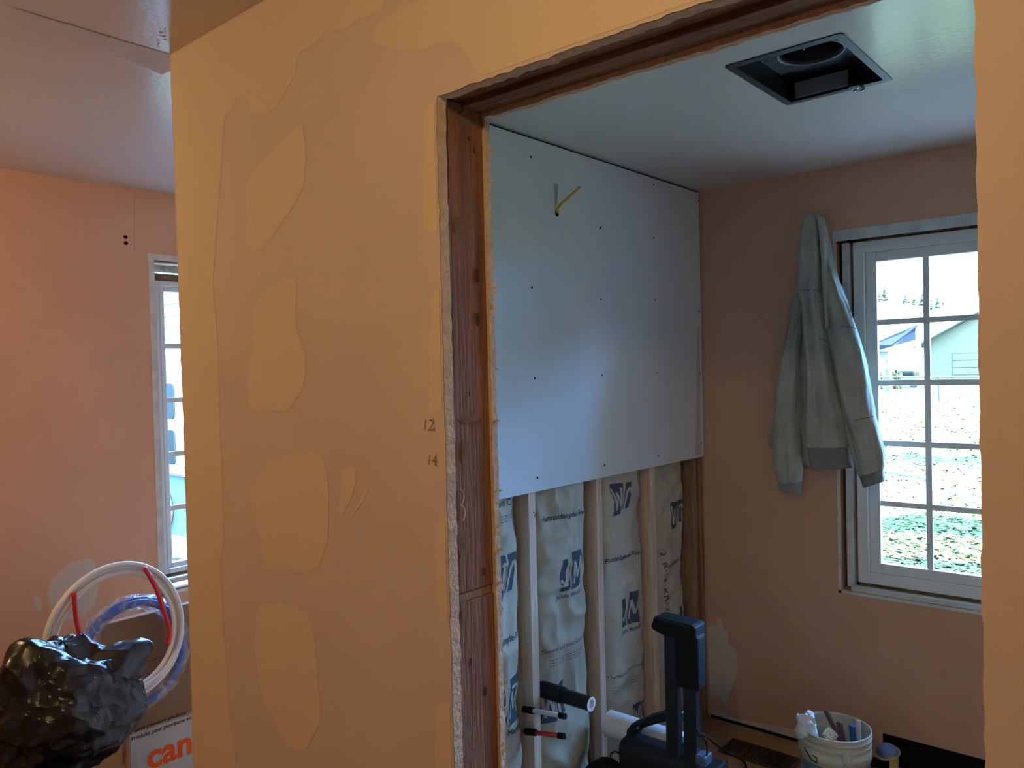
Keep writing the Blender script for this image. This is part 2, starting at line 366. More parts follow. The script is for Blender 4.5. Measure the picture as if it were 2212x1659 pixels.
for px, py in ((992, 1075), (995, 1110)):   # curled shavings
    c = onx(-0.983, px, py); MB().tube([c + Vector((0, .002 + .010 * math.sin(t), .014 * math.cos(t))) for t in [k * .4 for k in range(8)]], .0012, 5).build('wood_shaving', M['stud'], wp)
# patches of joint compound on the partition
f_ = lambda x, y: ony(PY, x, y)
PP = [
 [(360, 124), (470, 58), (560, 4), (830, -170), (829, 24), (790, 38), (768, 47), (748, 64), (698, 74), (677, 98), (643, 115), (640, 162), (616, 199), (593, 236), (569, 248), (542, 245), (534, 213), (508, 213), (505, 236), (485, 250), (478, 370), (470, 480), (464, 560), (461, 622), (472, 745), (475, 884), (480, 1024), (484, 1132), (484, 1183), (475, 1211), (479, 1262), (483, 1349), (488, 1421), (495, 1529), (497, 1575), (508, 1594), (510, 1659), (516, 1900), (422, 1900), (413, 1640), (404, 1100), (385, 600)],
 [(910, -5), (860, 24), (832, 37), (809, 54), (800, 81), (809, 98), (849, 108), (893, 113), (934, 105), (957, 88), (985, 89), (1001, 105), (1010, 125), (1018, 135), (1038, 168), (1060, 166), (1540, -6), (1700, -70), (1800, -400), (940, -200)],
 [(654, 260), (596, 314), (546, 368), (529, 398), (535, 473), (529, 535), (545, 543), (570, 538), (591, 507), (637, 442), (657, 398), (662, 330)],
 [(640, 596), (610, 605), (577, 626), (549, 664), (545, 710), (549, 752), (535, 787), (533, 850), (538, 881), (556, 893), (598, 888), (622, 890), (647, 853), (659, 832), (662, 762), (647, 731), (638, 692), (643, 615)],
 [(640, 985), (675, 972), (699, 989), (710, 1038), (711, 1096), (710, 1165), (696, 1197), (689, 1230), (670, 1237), (649, 1240), (620, 1230), (577, 1240), (569, 1215), (562, 1168), (551, 1121), (541, 1092), (538, 1059), (559, 1024), (584, 993)],
 [(555, 1313), (577, 1302), (620, 1305), (649, 1316), (674, 1345), (681, 1385), (687, 1457), (692, 1522), (694, 1565), (674, 1594), (663, 1620), (638, 1623), (624, 1612), (609, 1594), (595, 1555), (573, 1526), (559, 1468), (550, 1403), (551, 1367)],
 [(744, 1007), (762, 1003), (772, 1014), (767, 1059), (757, 1078), (743, 1114), (728, 1118), (735, 1078), (735, 1040)],
 [(798, 1045), (790, 1078), (768, 1106), (758, 1123), (764, 1102), (784, 1072), (793, 1046)],
 [(914, 236), (950, 214), (953, 500), (930, 505), (914, 500)],
 [(940, 619), (960, 622), (968, 888), (926, 893), (926, 745), (930, 640)],
 [(939, 1132), (974, 1132), (980, 1345), (952, 1341), (945, 1309), (941, 1240)],
 [(938, 1518), (984, 1518), (990, 1900), (942, 1900)],
]
def hall_clip(p):
    p.x = max(p.x, -1.900)
    if p.z < DT - 0.002 and p.x < -0.5: p.x = min(p.x, DL - 0.0075)
    elif p.x > DL - 0.0075: p.z = max(p.z, DT + 0.006)
    return p
for k, q in enumerate(PP):
    lf = 0.006 if k not in (7,) else 0.0015
    patch_on(q, f_, M['hall_patch'], wp, (0, -0.0004, 0), feather=lf, amp=0.0035 if k != 7 else 0.001, clip=hall_clip)
for s, px, py, sz in (('12', 923, 919, .030), ('3', 935, 911, .016), ('4', 936, 927, .016), ('14', 931, 995, .026), ('1', 941, 984, .015), ('2', 941, 1000, .014)):
    c = ony(PY - 0.0012, px, py)
    text_on(s, lambda x, y, c=c: c + Vector((x, 0, y)), sz, M['pencil'], wp, 'pencil_figure', bold=-0.012, shear=0.2)

# side wall of the left room (back of the stud wall) and the remaining shell
struct(MB().box((-1.913, PY + 0.022, 0), (-1.868, YF, H)).build('wall_middle', M['peach']), 'far side of the stud wall facing the left room')
struct(MB().box((0.6, 1.1, 0), (0.7, FY, H)).build('wall_bath_right', M['peach']), 'bathroom wall out of view on the right')
MB().box((0.1, 0.986, 0), (XR + 0.1, 1.084, H)).build('sun_leak_block', M['studold'], wp)  # unseen fill, added to stop sunlight leaking through the partition cavity
struct(MB().box((XR, YB, 0), (XR + 0.1, 1.10, H)).build('wall_right', M['hall']), 'hall wall out of view on the right')
struct(MB().box((EX, YF, 0), (-1.868, YF + 0.1, H)).build('wall_end', M['peach']), 'end wall of the left room')
def holed_wall(name, mt, lo, hi, holes, plane, thick, axis, label):
    """vertical wall with rectangular openings; axis 0: runs along X at Y=plane, axis 1: runs along Y at X=plane"""
    us = sorted({lo, hi, *[h[0] for h in holes], *[h[1] for h in holes]}); zs = sorted({0, H, *[h[2] for h in holes], *[h[3] for h in holes]})
    mb = MB()
    for i in range(len(us) - 1):
        for j in range(len(zs) - 1):
            cu, cz = (us[i] + us[i + 1]) / 2, (zs[j] + zs[j + 1]) / 2
            if any(h[0] < cu < h[1] and h[2] < cz < h[3] for h in holes): continue
            if axis == 0: mb.box((us[i], plane, zs[j]), (us[i + 1], plane + thick, zs[j + 1]))
            else: mb.box((plane, us[i], zs[j]), (plane + thick, us[i + 1], zs[j + 1]))
    return struct(mb.build(name, mt), label)
wb = holed_wall('wall_back', M['hall'], EX, XR, [], YB - 0.1, 0.1, 0, 'hall wall behind the viewpoint')
WF = holed_wall('wall_far', M['peach'], LX - 0.2, 0.6, [(-1.106, -0.045, 0.693, 2.150), (-0.957, -0.59, 0.0, 0.136)], FY, 0.014, 0, 'peach bathroom wall with the window')
MB().box((LX - 0.2, FY + 0.115, 0), (-1.06, FY + 0.135, H)).box((-0.09, FY + 0.115, 0), (0.7, FY + 0.135, H)).box((-1.06, FY + 0.115, 0), (-0.09, FY + 0.135, 0.735)).box((-1.06, FY + 0.115, 2.115), (-0.09, FY + 0.135, H)).build('outer_sheathing', M['foam'], WF)
MB().box((-1.145, FY + 0.014, 0), (-1.098, FY + 0.115, H)).box((-0.052, FY + 0.014, 0), (0.0, FY + 0.115, H)).box((-1.1, FY + 0.014, 0.64), (-0.05, FY + 0.115, 0.705)).box((-1.1, FY + 0.014, 2.145), (-0.05, FY + 0.115, 2.3)).build('rough_framing', M['studold'], WF)
WE = holed_wall('wall_left', M['peach'], YB - 0.1, YF, [(1.585, 2.64, 0.715, 2.150)], EX - 0.014, 0.014, 1, 'peach left-hand wall with a narrow view of a window')
MB().box((EX - 0.135, YB, 0), (EX - 0.115, 1.62, H)).box((EX - 0.135, 2.59, 0), (EX - 0.115, YF, H)).box((EX - 0.135, 1.62, 0), (EX - 0.115, 2.59, 0.735)).box((EX - 0.135, 1.62, 2.115), (EX - 0.115, 2.59, H)).build('outer_sheathing', M['foam'], WE)
MB().box((EX - 0.115, 1.54, 0), (EX - 0.014, 1.588, H)).box((EX - 0.115, 2.63, 0), (EX - 0.014, 2.68, H)).box((EX - 0.115, 1.58, 0.64), (EX - 0.014, 2.64, 0.72)).box((EX - 0.115, 1.58, 2.145), (EX - 0.014, 2.64, 2.3)).build('rough_framing', M['studold'], WE)
# patches on those walls
patch_on([(101, 1267), (110, 1245), (147, 1214), (196, 1201), (209, 1208), (215, 1242), (216, 1285), (190, 1334), (129, 1346), (104, 1322), (98, 1288)], lambda x, y: onx(EX, x, y), M['peach_patch'], WE, (0.0008, 0, 0), feather=0.02)
patch_on([(70, 1290), (82, 1285), (92, 1296), (90, 1320), (76, 1318)], lambda x, y: onx(EX, x, y), M['peach_patch'], WE, (0.0008, 0, 0), feather=0.008)
patch_on([(26, 1395), (40, 1388), (44, 1400), (30, 1404)], lambda x, y: onx(EX, x, y), M['peach_patch'], WE, (0.0008, 0, 0), feather=0.004)
patch_on([(1526, 1351), (1545, 1349), (1552, 1334), (1560, 1338), (1562, 1356), (1573, 1366), (1574, 1393), (1586, 1396), (1594, 1416), (1594, 1445), (1589, 1472), (1576, 1499), (1574, 1525), (1559, 1522), (1553, 1502), (1533, 1512)], lambda x, y: ony(FY, x, y), M['grey_patch'], WF, (0, -0.0008, 0), feather=0.008)
patch_on([(1530, 1529), (1569, 1537), (1573, 1546), (1639, 1561), (1685, 1568), (1725, 1579), (1760, 1590), (1760, 1608), (1725, 1597), (1530, 1543)], lambda x, y: ony(FY, x, y), M['grey_patch'], WF, (0, -0.0008, 0), feather=0.005)
MB().box((-1.0, FY + 0.03, 0.0), (-0.55, FY + 0.034, 0.2)).box((-0.962, FY + 0.014, 0.0), (-0.95, FY + 0.03, 0.2)).build('cavity_shade', M['dark'], WF)  # near-black panels stand in for the shade inside the wall opening
MB().box((LX, FY - 0.004, 0.0), (-0.99, FY - 0.0005, 0.012)).build('floor_gap', M['dark'], WF)
for px, py in ((271, 512), (272, 525)):
    c = onx(EX + 0.0006, px, py); MB().prism([c + Vector((0, .009 * math.cos(t), .008 * math.sin(t))) for t in [k * math.pi / 4 for k in range(8)]], (0.0006, 0, 0)).build('screw_hole', M['dark'], WE)
cr = [onx(EX + 0.0003, 290 + 0.5 * math.sin(k), 412 + k * 8) for k in range(18)]
MB().tube(cr, 0.0004, 4).build('wall_crack', M['thread'], WE)
# unpainted strips where the window casings were
def strips(parent, mapf, u0, u1, z0, z1, top, side, bot):
    t = 0.004
    def pc(name, a, b, c, d, mt, th=t):
        MB().add([mapf(a, -th, c), mapf(b, -th, c), mapf(b, -th, d), mapf(a, -th, d), mapf(a, 0, c), mapf(b, 0, c), mapf(b, 0, d), mapf(a, 0, d)],
                 [(0, 1, 2, 3), (0, 1, 5, 4), (1, 2, 6, 5), (2, 3, 7, 6), (3, 0, 4, 7)]).build(name, mt, parent)
    pc('bare_strip', u0 - side, u1 + side, z1, z1 + top, M['whitetrim'])
    pc('bare_strip', u0 - side, u0, z0 - bot, z1, M['whitetrim'])
    pc('bare_strip', u0 - side, u1 + side, z0 - bot, z0, M['whitetrim'])
    pc('bare_strip', u1, u1 + side, z0 - bot, z1, M['whitetrim'])
m1 = lambda u, d, z: Vector((u, FY + d, z))
m2 = lambda u, d, z: Vector((EX - d, u, z))
strips(WF, m1, -1.106, -0.045, 0.693, 2.135, 0.044, 0.010, 0.012)
strips(WE, m2, 1.598, 2.64, 0.715, 2.150, 0.024, 0.026, 0.012)

def mbox(mb, mf, u0, u1, d0, d1, z0, z1):
    P = [mf(u, d, z) for z in (z0, z1) for u, d in ((u0, d0), (u1, d0), (u1, d1), (u0, d1))]
    return mb.add(P, [(0, 3, 2, 1), (4, 5, 6, 7), (0, 1, 5, 4), (1, 2, 6, 5), (2, 3, 7, 6), (3, 0, 4, 7)])
def window(name, mf, u0, u1, z0, z1, dep, label, fw=0.045, sw=0.042):
    """two-light vinyl slider with grilles; u along wall, d outward"""
    t = struct(thing(name, mf((u0 + u1) / 2, dep, z0)), label)
    fr = MB(); D0, D1 = dep, dep + 0.07
    for a in ((u0, u0 + fw, z0, z1), (u1 - fw, u1, z0, z1), (u0 + fw, u1 - fw, z0, z0 + fw), (u0 + fw, u1 - fw, z1 - fw, z1)): mbox(fr, mf, a[0], a[1], D0, D1, a[2], a[3])
    fr.build('frame', M['vinyl'], t, bevel=0.003)
    bead = MB()
    for u in (u0 + fw - 0.006,): mbox(bead, mf, u, u + 0.003, D0 - 0.004, D0 + 0.01, z0 + 0.02, z1 - 0.05)
    bead.build('track_bead', M['vinyl'], t)
    um = (u0 + u1) / 2
    for k, (a, b) in enumerate(((u0 + fw, um + 0.02), (um - 0.02, u1 - fw))):
        d0 = dep + 0.012 + 0.028 * k; d1 = d0 + 0.026; za, zb = z0 + fw, z1 - fw
        s = MB()
        for q in ((a, a + sw, za, zb), (b - sw, b, za, zb), (a + sw, b - sw, za, za + sw), (a + sw, b - sw, zb - sw, zb)): mbox(s, mf, q[0], q[1], d0, d1, q[2], q[3])
        so = s.build('sash', M['vinyl'], t, bevel=0.003)
        ga, gb, gza, gzb = a + sw, b - sw, za + sw, zb - sw; dm = (d0 + d1) / 2
        g = MB(); mbox(g, mf, ga, gb, dm + 0.004, dm + 0.006, gza, gzb); g.build('pane', M['glass'], so)
        mc = (ga + gb) / 2
        g = MB(); mbox(g, mf, mc - 0.011, mc + 0.011, dm - 0.005, dm + 0.003, gza, gzb); g.build('grille_bar', M['vinyl'], so)
        for r in range(1, 5):
            z = gza + (gzb - gza) * r / 5
            g = MB(); mbox(g, mf, ga, gb, dm - 0.0045, dm + 0.0025, z - 0.011, z + 0.011); g.build('grille_bar', M['vinyl'], so)
        if k == 0:
            g = MB(); mbox(g, mf, b - 0.030, b - 0.012, d0 - 0.012, d0, 1.32, 1.42); g.build('latch', M['vinyl'], so, bevel=0.003)
    # foam and shims in the gap round the frame
    g = MB()
    mbox(g, mf, u0 - 0.055, u0, dep + 0.02, dep + 0.05, z0 - 0.03, z1 + 0.03); mbox(g, mf, u0 - 0.03, u1 + 0.03, dep + 0.02, dep + 0.05, z1, z1 + 0.035); mbox(g, mf, u0 - 0.03, u1 + 0.03, dep + 0.02, dep + 0.05, z0 - 0.04, z0)
    mbox(g, mf, u1, u1 + 0.055, dep + 0.02, dep + 0.05, z0 - 0.03, z1 + 0.03)
    g.build('foam_gap', M['foam'], t)
    g = MB(); mbox(g, mf, u0 - 0.040, u0 - 0.012, dep - 0.012, dep + 0.03, z0 - 0.02, z1); g.build('jamb_liner', M['whitetrim'], t, bevel=0.002)
    g = MB(); mbox(g, mf, u0 - 0.02, u1 + 0.01, dep - 0.03, dep + 0.01, z0 - 0.034, z0 - 0.014); g.build('sill_liner', M['whitetrim'], t, bevel=0.002)
    return t
window('window_1', m1, -1.048, -0.110, 0.728, 2.128, 0.030, 'white vinyl bathroom window with grille bars looking onto the lawn')
window('window_2', m2, 1.614, 2.575, 0.785, 2.065, 0.030, 'white vinyl window in the left room seen edge-on', 0.022, 0.022)

# unseen house wing, added to block sky light from the right
hw = struct(MB().box((0.85, 3.55, -0.3), (5.0, 4.9, 3.0)).build('sky_block_wing', mat('sky_block_dark', (0.07, 0.065, 0.06), 0.8, 0.1)), 'unseen dark house wing added outside to block sky light from the right')
MB().prism([(0.5, 3.3, 2.95), (5.4, 3.3, 2.95), (5.4, 3.3, 3.05), (2.95, 3.3, 4.2), (0.5, 3.3, 3.05)], (0, 1.9, 0)).build('roof', mat('sky_block_roof', (0.10, 0.10, 0.10), 0.9, 0.1), hw)

# ------------------------------------------------------------------ bathroom left wall: drywall sheet, studs, batts
WL = struct(MB().box((-1.866, 1.1, 0), (LX - 0.014, FY, 0.038)).build('wall_stud', M['studold']), 'open stud wall with one new drywall sheet above')
sh = MB().box((LX - 0.0127, 1.102, 1.219), (LX, 3.352, 2.432)).build('drywall_sheet', M['drywall'], WL, bevel=0.001)
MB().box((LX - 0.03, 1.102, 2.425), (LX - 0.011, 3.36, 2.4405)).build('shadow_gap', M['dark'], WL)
for px, py in ((1147, 339), (1411, 399), (1297, 492), (1412, 513), (1149, 621), (1298, 647), (1415, 648), (1155, 817), (1301, 811), (1420, 805), (1306, 1005), (1422, 984), (1161, 1032), (1508, 434), (1510, 673), (1512, 806), (1515, 957)):
    c = onx(LX + 0.0004, px, py); r = 0.0042 if px < 1400 else 0.0036
    MB().prism([c + Vector((0, r * math.cos(t), r * math.sin(t))) for t in [k * math.pi / 5 for k in range(10)]], (0.0008, 0, 0)).build('drywall_screw', M['dark'], sh)
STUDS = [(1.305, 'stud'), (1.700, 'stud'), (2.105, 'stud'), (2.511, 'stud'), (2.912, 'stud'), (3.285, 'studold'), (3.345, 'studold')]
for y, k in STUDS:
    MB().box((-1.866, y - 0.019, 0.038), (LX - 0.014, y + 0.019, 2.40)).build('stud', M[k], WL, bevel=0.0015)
c = onx(-1.7225, 1155, 1111)   # crow's-foot mark on the stud
MB().tube([c + Vector((0, -.009, .010)), c + Vector((0, .008, 0)), c + Vector((0, -.007, -.010))], 0.0012, 4).build('pencil_mark', M['blackink'], WL)
MB().box((-1.868, 1.1, 0), (-1.864, FY, H)).build('backing', M['dark'], WL)

def batt_fn(y0, y1, seed, bulge):
    def X(y, z):
        t = (y - y0) / (y1 - y0); t = min(1, max(0, t))
        e = 1 - abs(2 * t - 1) ** 3.2
        wob = 0.012 * noise.noise(Vector((z * 2.3, seed, 0)))
        # sagging creases: folded ridges running across and diagonally
        p = Vector((y * 5 + seed, z * 4.2, seed))
        n1 = abs(noise.noise(p)); n2 = abs(noise.noise(Vector((y * 9 + z * 4, z * 9 - y * 5, seed * 2))))
        n3 = noise.noise(Vector((y * 30, z * 22, seed)))
        cr = 0.016 * (1 - n1 * 3) * (0.5 + 0.5 * noise.noise(Vector((z * 3, seed, 5)))) + 0.010 * (1 - n2 * 3.4) + 0.006 * (0.4 - abs(noise.noise(Vector((y * 21 + z * 6, z * 15 - y * 9, seed * 3))))) * (0.6 + noise.noise(Vector((y * 4, z * 3.1, seed + 9)))) + 0.001 * n3
        return min(-1.7245 if t < .12 or t > .88 else -1.712, -1.800 + bulge * e + (wob + cr) * (0.35 + 0.65 * e))
    return X
BAY = [(1.719, 2.086, 1.3, 0.075), (2.124, 2.492, 4.1, 0.066), (2.530, 2.893, 7.7, 0.062), (2.931, 3.266, 9.4, 0.050)]
BL = ['kraft-faced insulation batt beside the door jamb, leftmost in the stud wall', 'kraft-faced insulation batt pierced by the black drain pipe', 'kraft-faced insulation batt between the second and third pale studs', 'kraft-faced insulation batt in the dark corner bay by the peach wall']
batts = []
for (y0, y1, sd, bu), lb in zip(BAY, BL):
    X = batt_fn(y0, y1, sd, bu); mb = MB()
    mb.grid(lambda u, v: Vector((X(y0 + u * (y1 - y0), 0.04 + v * 2.3), y0 + u * (y1 - y0), 0.04 + v * 2.3)), 64, 260)
    n = 65 * 261
    mb.add([(-1.862, y0, 0.04), (-1.862, y1, 0.04), (-1.862, y1, 2.34), (-1.862, y0, 2.34)], [(0, 1, 2, 3)])
    o = mb.build('insulation_batt', M['kraft'], smooth=True)
    tag(o, lb, 'insulation', 'insulation batts in the stud wall'); batts.append((o, X, y0, y1))
def print_batt(i, s, px, py, size, flip=False, vertical=False, bold=0.0, shear=0.0, m='ink', sx=1.0):
    o, X, y0, y1 = batts[i]; c = onx(-1.735, px, py)
    def place(x, y):
        yy, zz = (c.y + x, c.z + y) if not vertical else (c.y + y, c.z - x)
        yy = min(y1 - 0.004, max(y0 + 0.004, yy)); return Vector((X(yy, zz) + 0.0016, yy, zz))
    text_on(s, place, size, M[m], o, bold=bold, shear=shear, flip=flip, sx=sx)
def logo(i, px, py, sz, flip=False, name=True):
    o, X, y0, y1 = batts[i]; c = onx(-1.735, px, py); k = -1 if flip else 1
    def P(x, y, e=0.0014):
        yy, zz = c.y + k * x * sz, c.z + k * y * sz; yy = min(y1 - 0.003, max(y0 + 0.003, yy)); return Vector((X(yy, zz) + e, yy, zz))
    mb = MB()
    def quad(a, b, cc, d, n=8):
        mb.grid(lambda u, v: P((a[0] * (1 - u) + b[0] * u) * (1 - v) + (d[0] * (1 - u) + cc[0] * u) * v, (a[1] * (1 - u) + b[1] * u) * (1 - v) + (d[1] * (1 - u) + cc[1] * u) * v), n, n)
    quad((-.52, -.5), (-.16, -.5), (-.05, .42), (-.40, .42))
    quad((-.08, -.5), (.50, -.5), (.55, .58), (.04, .58))
    mb.build('printed_emblem', M['ink'], o)
    # the pale J and M cut into the two blocks, as strokes
    st = MB()
    def stroke(pts, wd):
        for (x0_, y0_), (x1_, y1_) in zip(pts, pts[1:]):
            dx, dy = x1_ - x0_, y1_ - y0_; l = math.hypot(dx, dy); nx, ny = -dy / l * wd, dx / l * wd
            n = 5
            st.grid(lambda u, v: P(x0_ + dx * u + nx * (2 * v - 1), y0_ + dy * u + ny * (2 * v - 1), 0.0028), n, 1)
    stroke([(-.13, .42), (-.20, -.10), (-.25, -.24), (-.33, -.30), (-.42, -.26), (-.43, -.16)], .055)
    stroke([(.02, -.34), (.10, .30), (.26, -.20), (.42, .40), (.46, -.34)], .045)
    st.build('printed_letters', M['kraft'], o)
    if name: print_batt(i, 'Johns Manville', *(px, py) if False else project_off(px, py, 0, -0.66 * sz * k), 0.20 * sz * 1.0, flip=flip, bold=0.012)
def project_off(px, py, dy, dz):
    c = onx(-1.735, px, py) + Vector((0, dy, dz)) - EYE
    return 1106 + FPX * c.dot(CR) / c.dot(CF), 829.5 + FPX * c.dot(CD) / c.dot(CF)
logo(1, 1229, 1234, 0.125); logo(2, 1359, 1316, 0.120); logo(3, 1480, 1330, 0.115)
logo(2, 1341, 1074, 0.115, flip=True, name=False); logo(3, 1467, 1108, 0.110, flip=True, name=False)
logo(0, 1083, 1245, 0.14, flip=True, name=False); logo(0, 1094, 1520, 0.14); logo(1, 1200, 1515, 0.115, flip=True, name=False)
logo(2, 1380, 1540, 0.10, flip=True, name=False)
print_batt(1, 'Formaldehyde-Free', 1222, 1114, 0.029, bold=0.015); print_batt(2, 'Formaldehyde-Free', 1348, 1203, 0.028, bold=0.015); print_batt(3, 'Formaldehyde-Free', 1468, 1214, 0.026, bold=0.01)
print_batt(1, 'Thermal and Sound Control', 1222, 1393, 0.021, shear=0.2); print_batt(2, 'Thermal and Sound Control', 1354, 1448, 0.021, shear=0.2)
for i, px, py in ((1, 1225, 1412), (2, 1352, 1470), (0, 1093, 1110)):
    for r in range(3): print_batt(i, '- -- --- -- ---- --- -- --- ---- -- --', px, py + r * 6, 0.016, bold=0.02)
print_batt(0, 'Sound Control', 1093, 1085, 0.030, shear=0.2); print_batt(0, 'Formaldehyde-Free', 1085, 1385, 0.030, bold=0.012)
print_batt(3, '2  R-13  KRAFT', 1441, 1265, 0.045, vertical=True, bold=0.01, sx=1.0)

# ================================================================== THINGS IN THE BATHROOM
# --- exhaust fan housing
t = thing('exhaust_fan_housing', ((FX0 + FX1) / 2, (FY0 + FY1) / 2, H), 'dark metal exhaust fan housing open in the bathroom ceiling', 'fan')
b = MB(); th = 0.0015; zt = H + 0.16
for a, c in (((FX0, FY0, H), (FX0 + th, FY1, zt)), ((FX1 - th, FY0, H), (FX1, FY1, zt)), ((FX0, FY0, H), (FX1, FY0 + th, zt)), ((FX0, FY1 - th, H), (FX1, FY1, zt)), ((FX0, FY0, zt), (FX1, FY1, zt + th))): b.box(a, c)
b.build('box', M['fanblack'], t)
def rrect(x0, x1, y0, y1, r, z, n=5):
    P = []
    for cx, cy, a0 in ((x1 - r, y1 - r, 0), (x0 + r, y1 - r, 90), (x0 + r, y0 + r, 180), (x1 - r, y0 + r, 270)):
        P += [Vector((cx + r * math.cos(math.radians(a0 + 90 * k / n)), cy + r * math.sin(math.radians(a0 + 90 * k / n)), z)) for k in range(n + 1)]
    return P
o_ = rrect(-0.943, -0.635, 2.006, 2.444, 0.012, H - 0.003); i_ = rrect(FX0 + 0.004, FX1 - 0.004, FY0 + 0.004, FY1 - 0.004, 0.003, H - 0.003); n = len(o_)
up = Vector((0, 0, 0.0025))
MB().add(o_ + i_ + [p + up for p in o_] + [p + up for p in i_], [(k, (k + 1) % n, n + (k + 1) % n, n + k) for k in range(n)] + [(k, (k + 1) % n, 2 * n + (k + 1) % n, 2 * n + k) for k in range(n)] + [(n + k, n + (k + 1) % n, 3 * n + (k + 1) % n, 3 * n + k) for k in range(n)]).build('flange', M['fanmetal'], t)
fc = onz(H - 0.001, 1750, 121); fc.z = H + 0.020
rg = MB(); rg.lathe(fc, [(0.088, 0.05), (0.088, -0.008), (0.084, -0.015), (0.078, -0.013), (0.074, -0.004), (0.074, 0.07)], 40); rg.build('blower_ring', M['black'], t, smooth=True)
MB().lathe(fc + Vector((0, 0, 0.05)), [(0.0741, 0), (0.02, 0.004), (0.0, 0.004)], 24).build('blower_wheel', M['dark'], t)
MB().box((FX0 + 0.003, fc.y + 0.095, H + 0.06), (FX1 - 0.003, FY1 - 0.003, H + 0.066)).build('blower_plate', M['fanblack'], t)
br = MB().box((-0.742, 2.385, H - 0.012), (-0.712, 2.442, H - 0.003)).box((-0.742, 2.385, H - 0.006), (-0.739, 2.442, H + 0.02)).build('mounting_bracket', M['fanmetal'], t)
for dx, dy in ((-.735, 2.400), (-.720, 2.400), (-.735, 2.425), (-.718, 2.438)): MB().lathe((dx, dy, H - 0.016), [(0.0, 0), (0.004, 0.001), (0.004, 0.006)], 8).build('nut', M['steel'], br)
MB().box((FX0 + 0.02, FY1 - 0.012, H + 0.004), (-0.75, FY1 - 0.006, H + 0.05)).build('lit_inner_wall', mat('lit_housing_grey', (0.16, 0.17, 0.18), 0.45, 0.5), t)  # paler strip paints the light falling on the housing's far inner wall
for p in ((-0.85, FY0 + .012), (-0.74, FY0 + .008)): MB().lathe((p[0], p[1], H - 0.005), [(0, 0), (.0025, .0005), (.0025, .003)], 8).build('screw', M['steel'], t)

# --- yellow cable out of the drywall
h = onx(LX + 0.0008, 1203, 459)
t = thing('yellow_cable', h, 'short yellow electrical cable poking out of the drywall sheet', 'cable')
e0 = onx(-1.690, 1203, 452); e1 = onx(-1.672, 1222, 432); e2 = onx(-1.650, 1253, 404)
pth = [h + Vector((-0.006, 0, 0)), h + Vector((0.008, 0, 0.002)), e0, e0.lerp(e1, .5) + Vector((0, -.002, .003)), e1, e1.lerp(e2, .5), e2]
MB().tube(pth, 0.0048, 10).build('sheath', M['cable'], t, smooth=True)
MB().prism([h + Vector((0.0002, .010 * math.cos(a) * random.uniform(.8, 1.1), .011 * math.sin(a) * random.uniform(.8, 1.1) - .003)) for a in [k * math.pi / 6 for k in range(12)]], (0.0006, 0, 0)).build('hole', M['dark'], t)

for q, cc, nm in (([(1192, 393), (1207, 393), (1205, 430), (1203, 450), (1199, 450), (1196, 430)], (0.50, 0.49, 0.48), 'soot_smudge'), ([(1506, 700), (1511, 700), (1515, 982), (1500, 985)], (0.55, 0.55, 0.56), 'paper_joint')):
    patch_on(q, lambda x, y: onx(LX, x, y), patch_mat('drywall_mark', (0.74, 0.74, 0.75), cc), sh, (0.0006, 0, 0), feather=0.010, amp=0.001, name=nm)

# --- plumbing stubs
def px_on(Y, a): return ony(Y, *a)
a, b_ = px_on(2.175, (1150, 1480)), px_on(2.175, (1277, 1510)); b_.z = a.z = 0.505; b_.y = a.y
t = thing('drain_stub', Vector((-1.72, a.y, a.z)), 'black drain pipe stub with white capped end sticking out of the stud wall', 'pipe')
MB().pipe((-1.80, a.y, a.z), (b_.x, a.y, a.z), 0.0245, 0.020).build('pipe', M['black'], t, smooth=False)
MB().pipe((-1.80, a.y, a.z), (-1.662, a.y, a.z), 0.029, 0.0243).build('coupling', M['black'], t)
MB().pipe((b_.x - 0.03, a.y, a.z), (b_.x + 0.001, a.y, a.z), 0.0243, 0.015).build('liner_end', M['whitepipe'], t)
MB().pipe((b_.x - 0.012, a.y, a.z), (b_.x - 0.008, a.y, a.z), 0.0155, 0.0001, 20).build('test_plug', M['whitepipe'], t)
def stub(py0, py1, mname, label):
    a = px_on(2.10, (1155, py0)); e = px_on(2.10, (1222, py1)); z = (a.z + e.z) / 2
    t = thing('supply_stub', (-1.70, 2.10, z), label, 'pipe')
    y = 2.075
    a = px_on(y, (1152, py0)); e = px_on(y, (1220, py1))
    MB().tube([(-1.80, y, a.z), (e.x - 0.008, y, e.z)], 0.008, 14).build('pipe', M[mname], t, smooth=True)
    MB().tube([(e.x - 0.022, y, e.z), (e.x, y, e.z)], 0.0105, 14).build('end_cap', M['blackmatte'], t)
    MB().tube([(-1.80, y, a.z), (-1.705, y, a.z)], 0.0125, 12).build('grommet', M['blackmatte'], t)
    t.location.y = y
    for ch in t.children: ch.location.y = 0
    return t
def stub2(Y, p0, p1, mname, label, cap):
    a = ony(Y, *p0); e = ony(Y, *p1)
    t = thing('supply_stub', (a.x, Y, a.z), label, 'pipe'); d = (e - a).normalized()
    MB().tube([a - d * 0.06, e], 0.0078, 14).build('pipe', M[mname], t, smooth=True)
    MB().tube([e - d * 0.018, e + d * 0.006], 0.0100, 14).build('end_cap', M['blackmatte'], t)
    MB().tube([a - d * 0.05, a - d * 0.004], 0.0115, 12).build('grommet', M['blackmatte'], t)
stub2(2.065, (1155, 1536), (1218, 1547), 'pexwhite', 'white plastic supply stub with black cap below the drain pipe', 1)
stub2(2.065, (1160, 1583), (1216, 1590), 'red', 'red plastic supply stub with black cap, lowest pipe in the stud wall', 1)

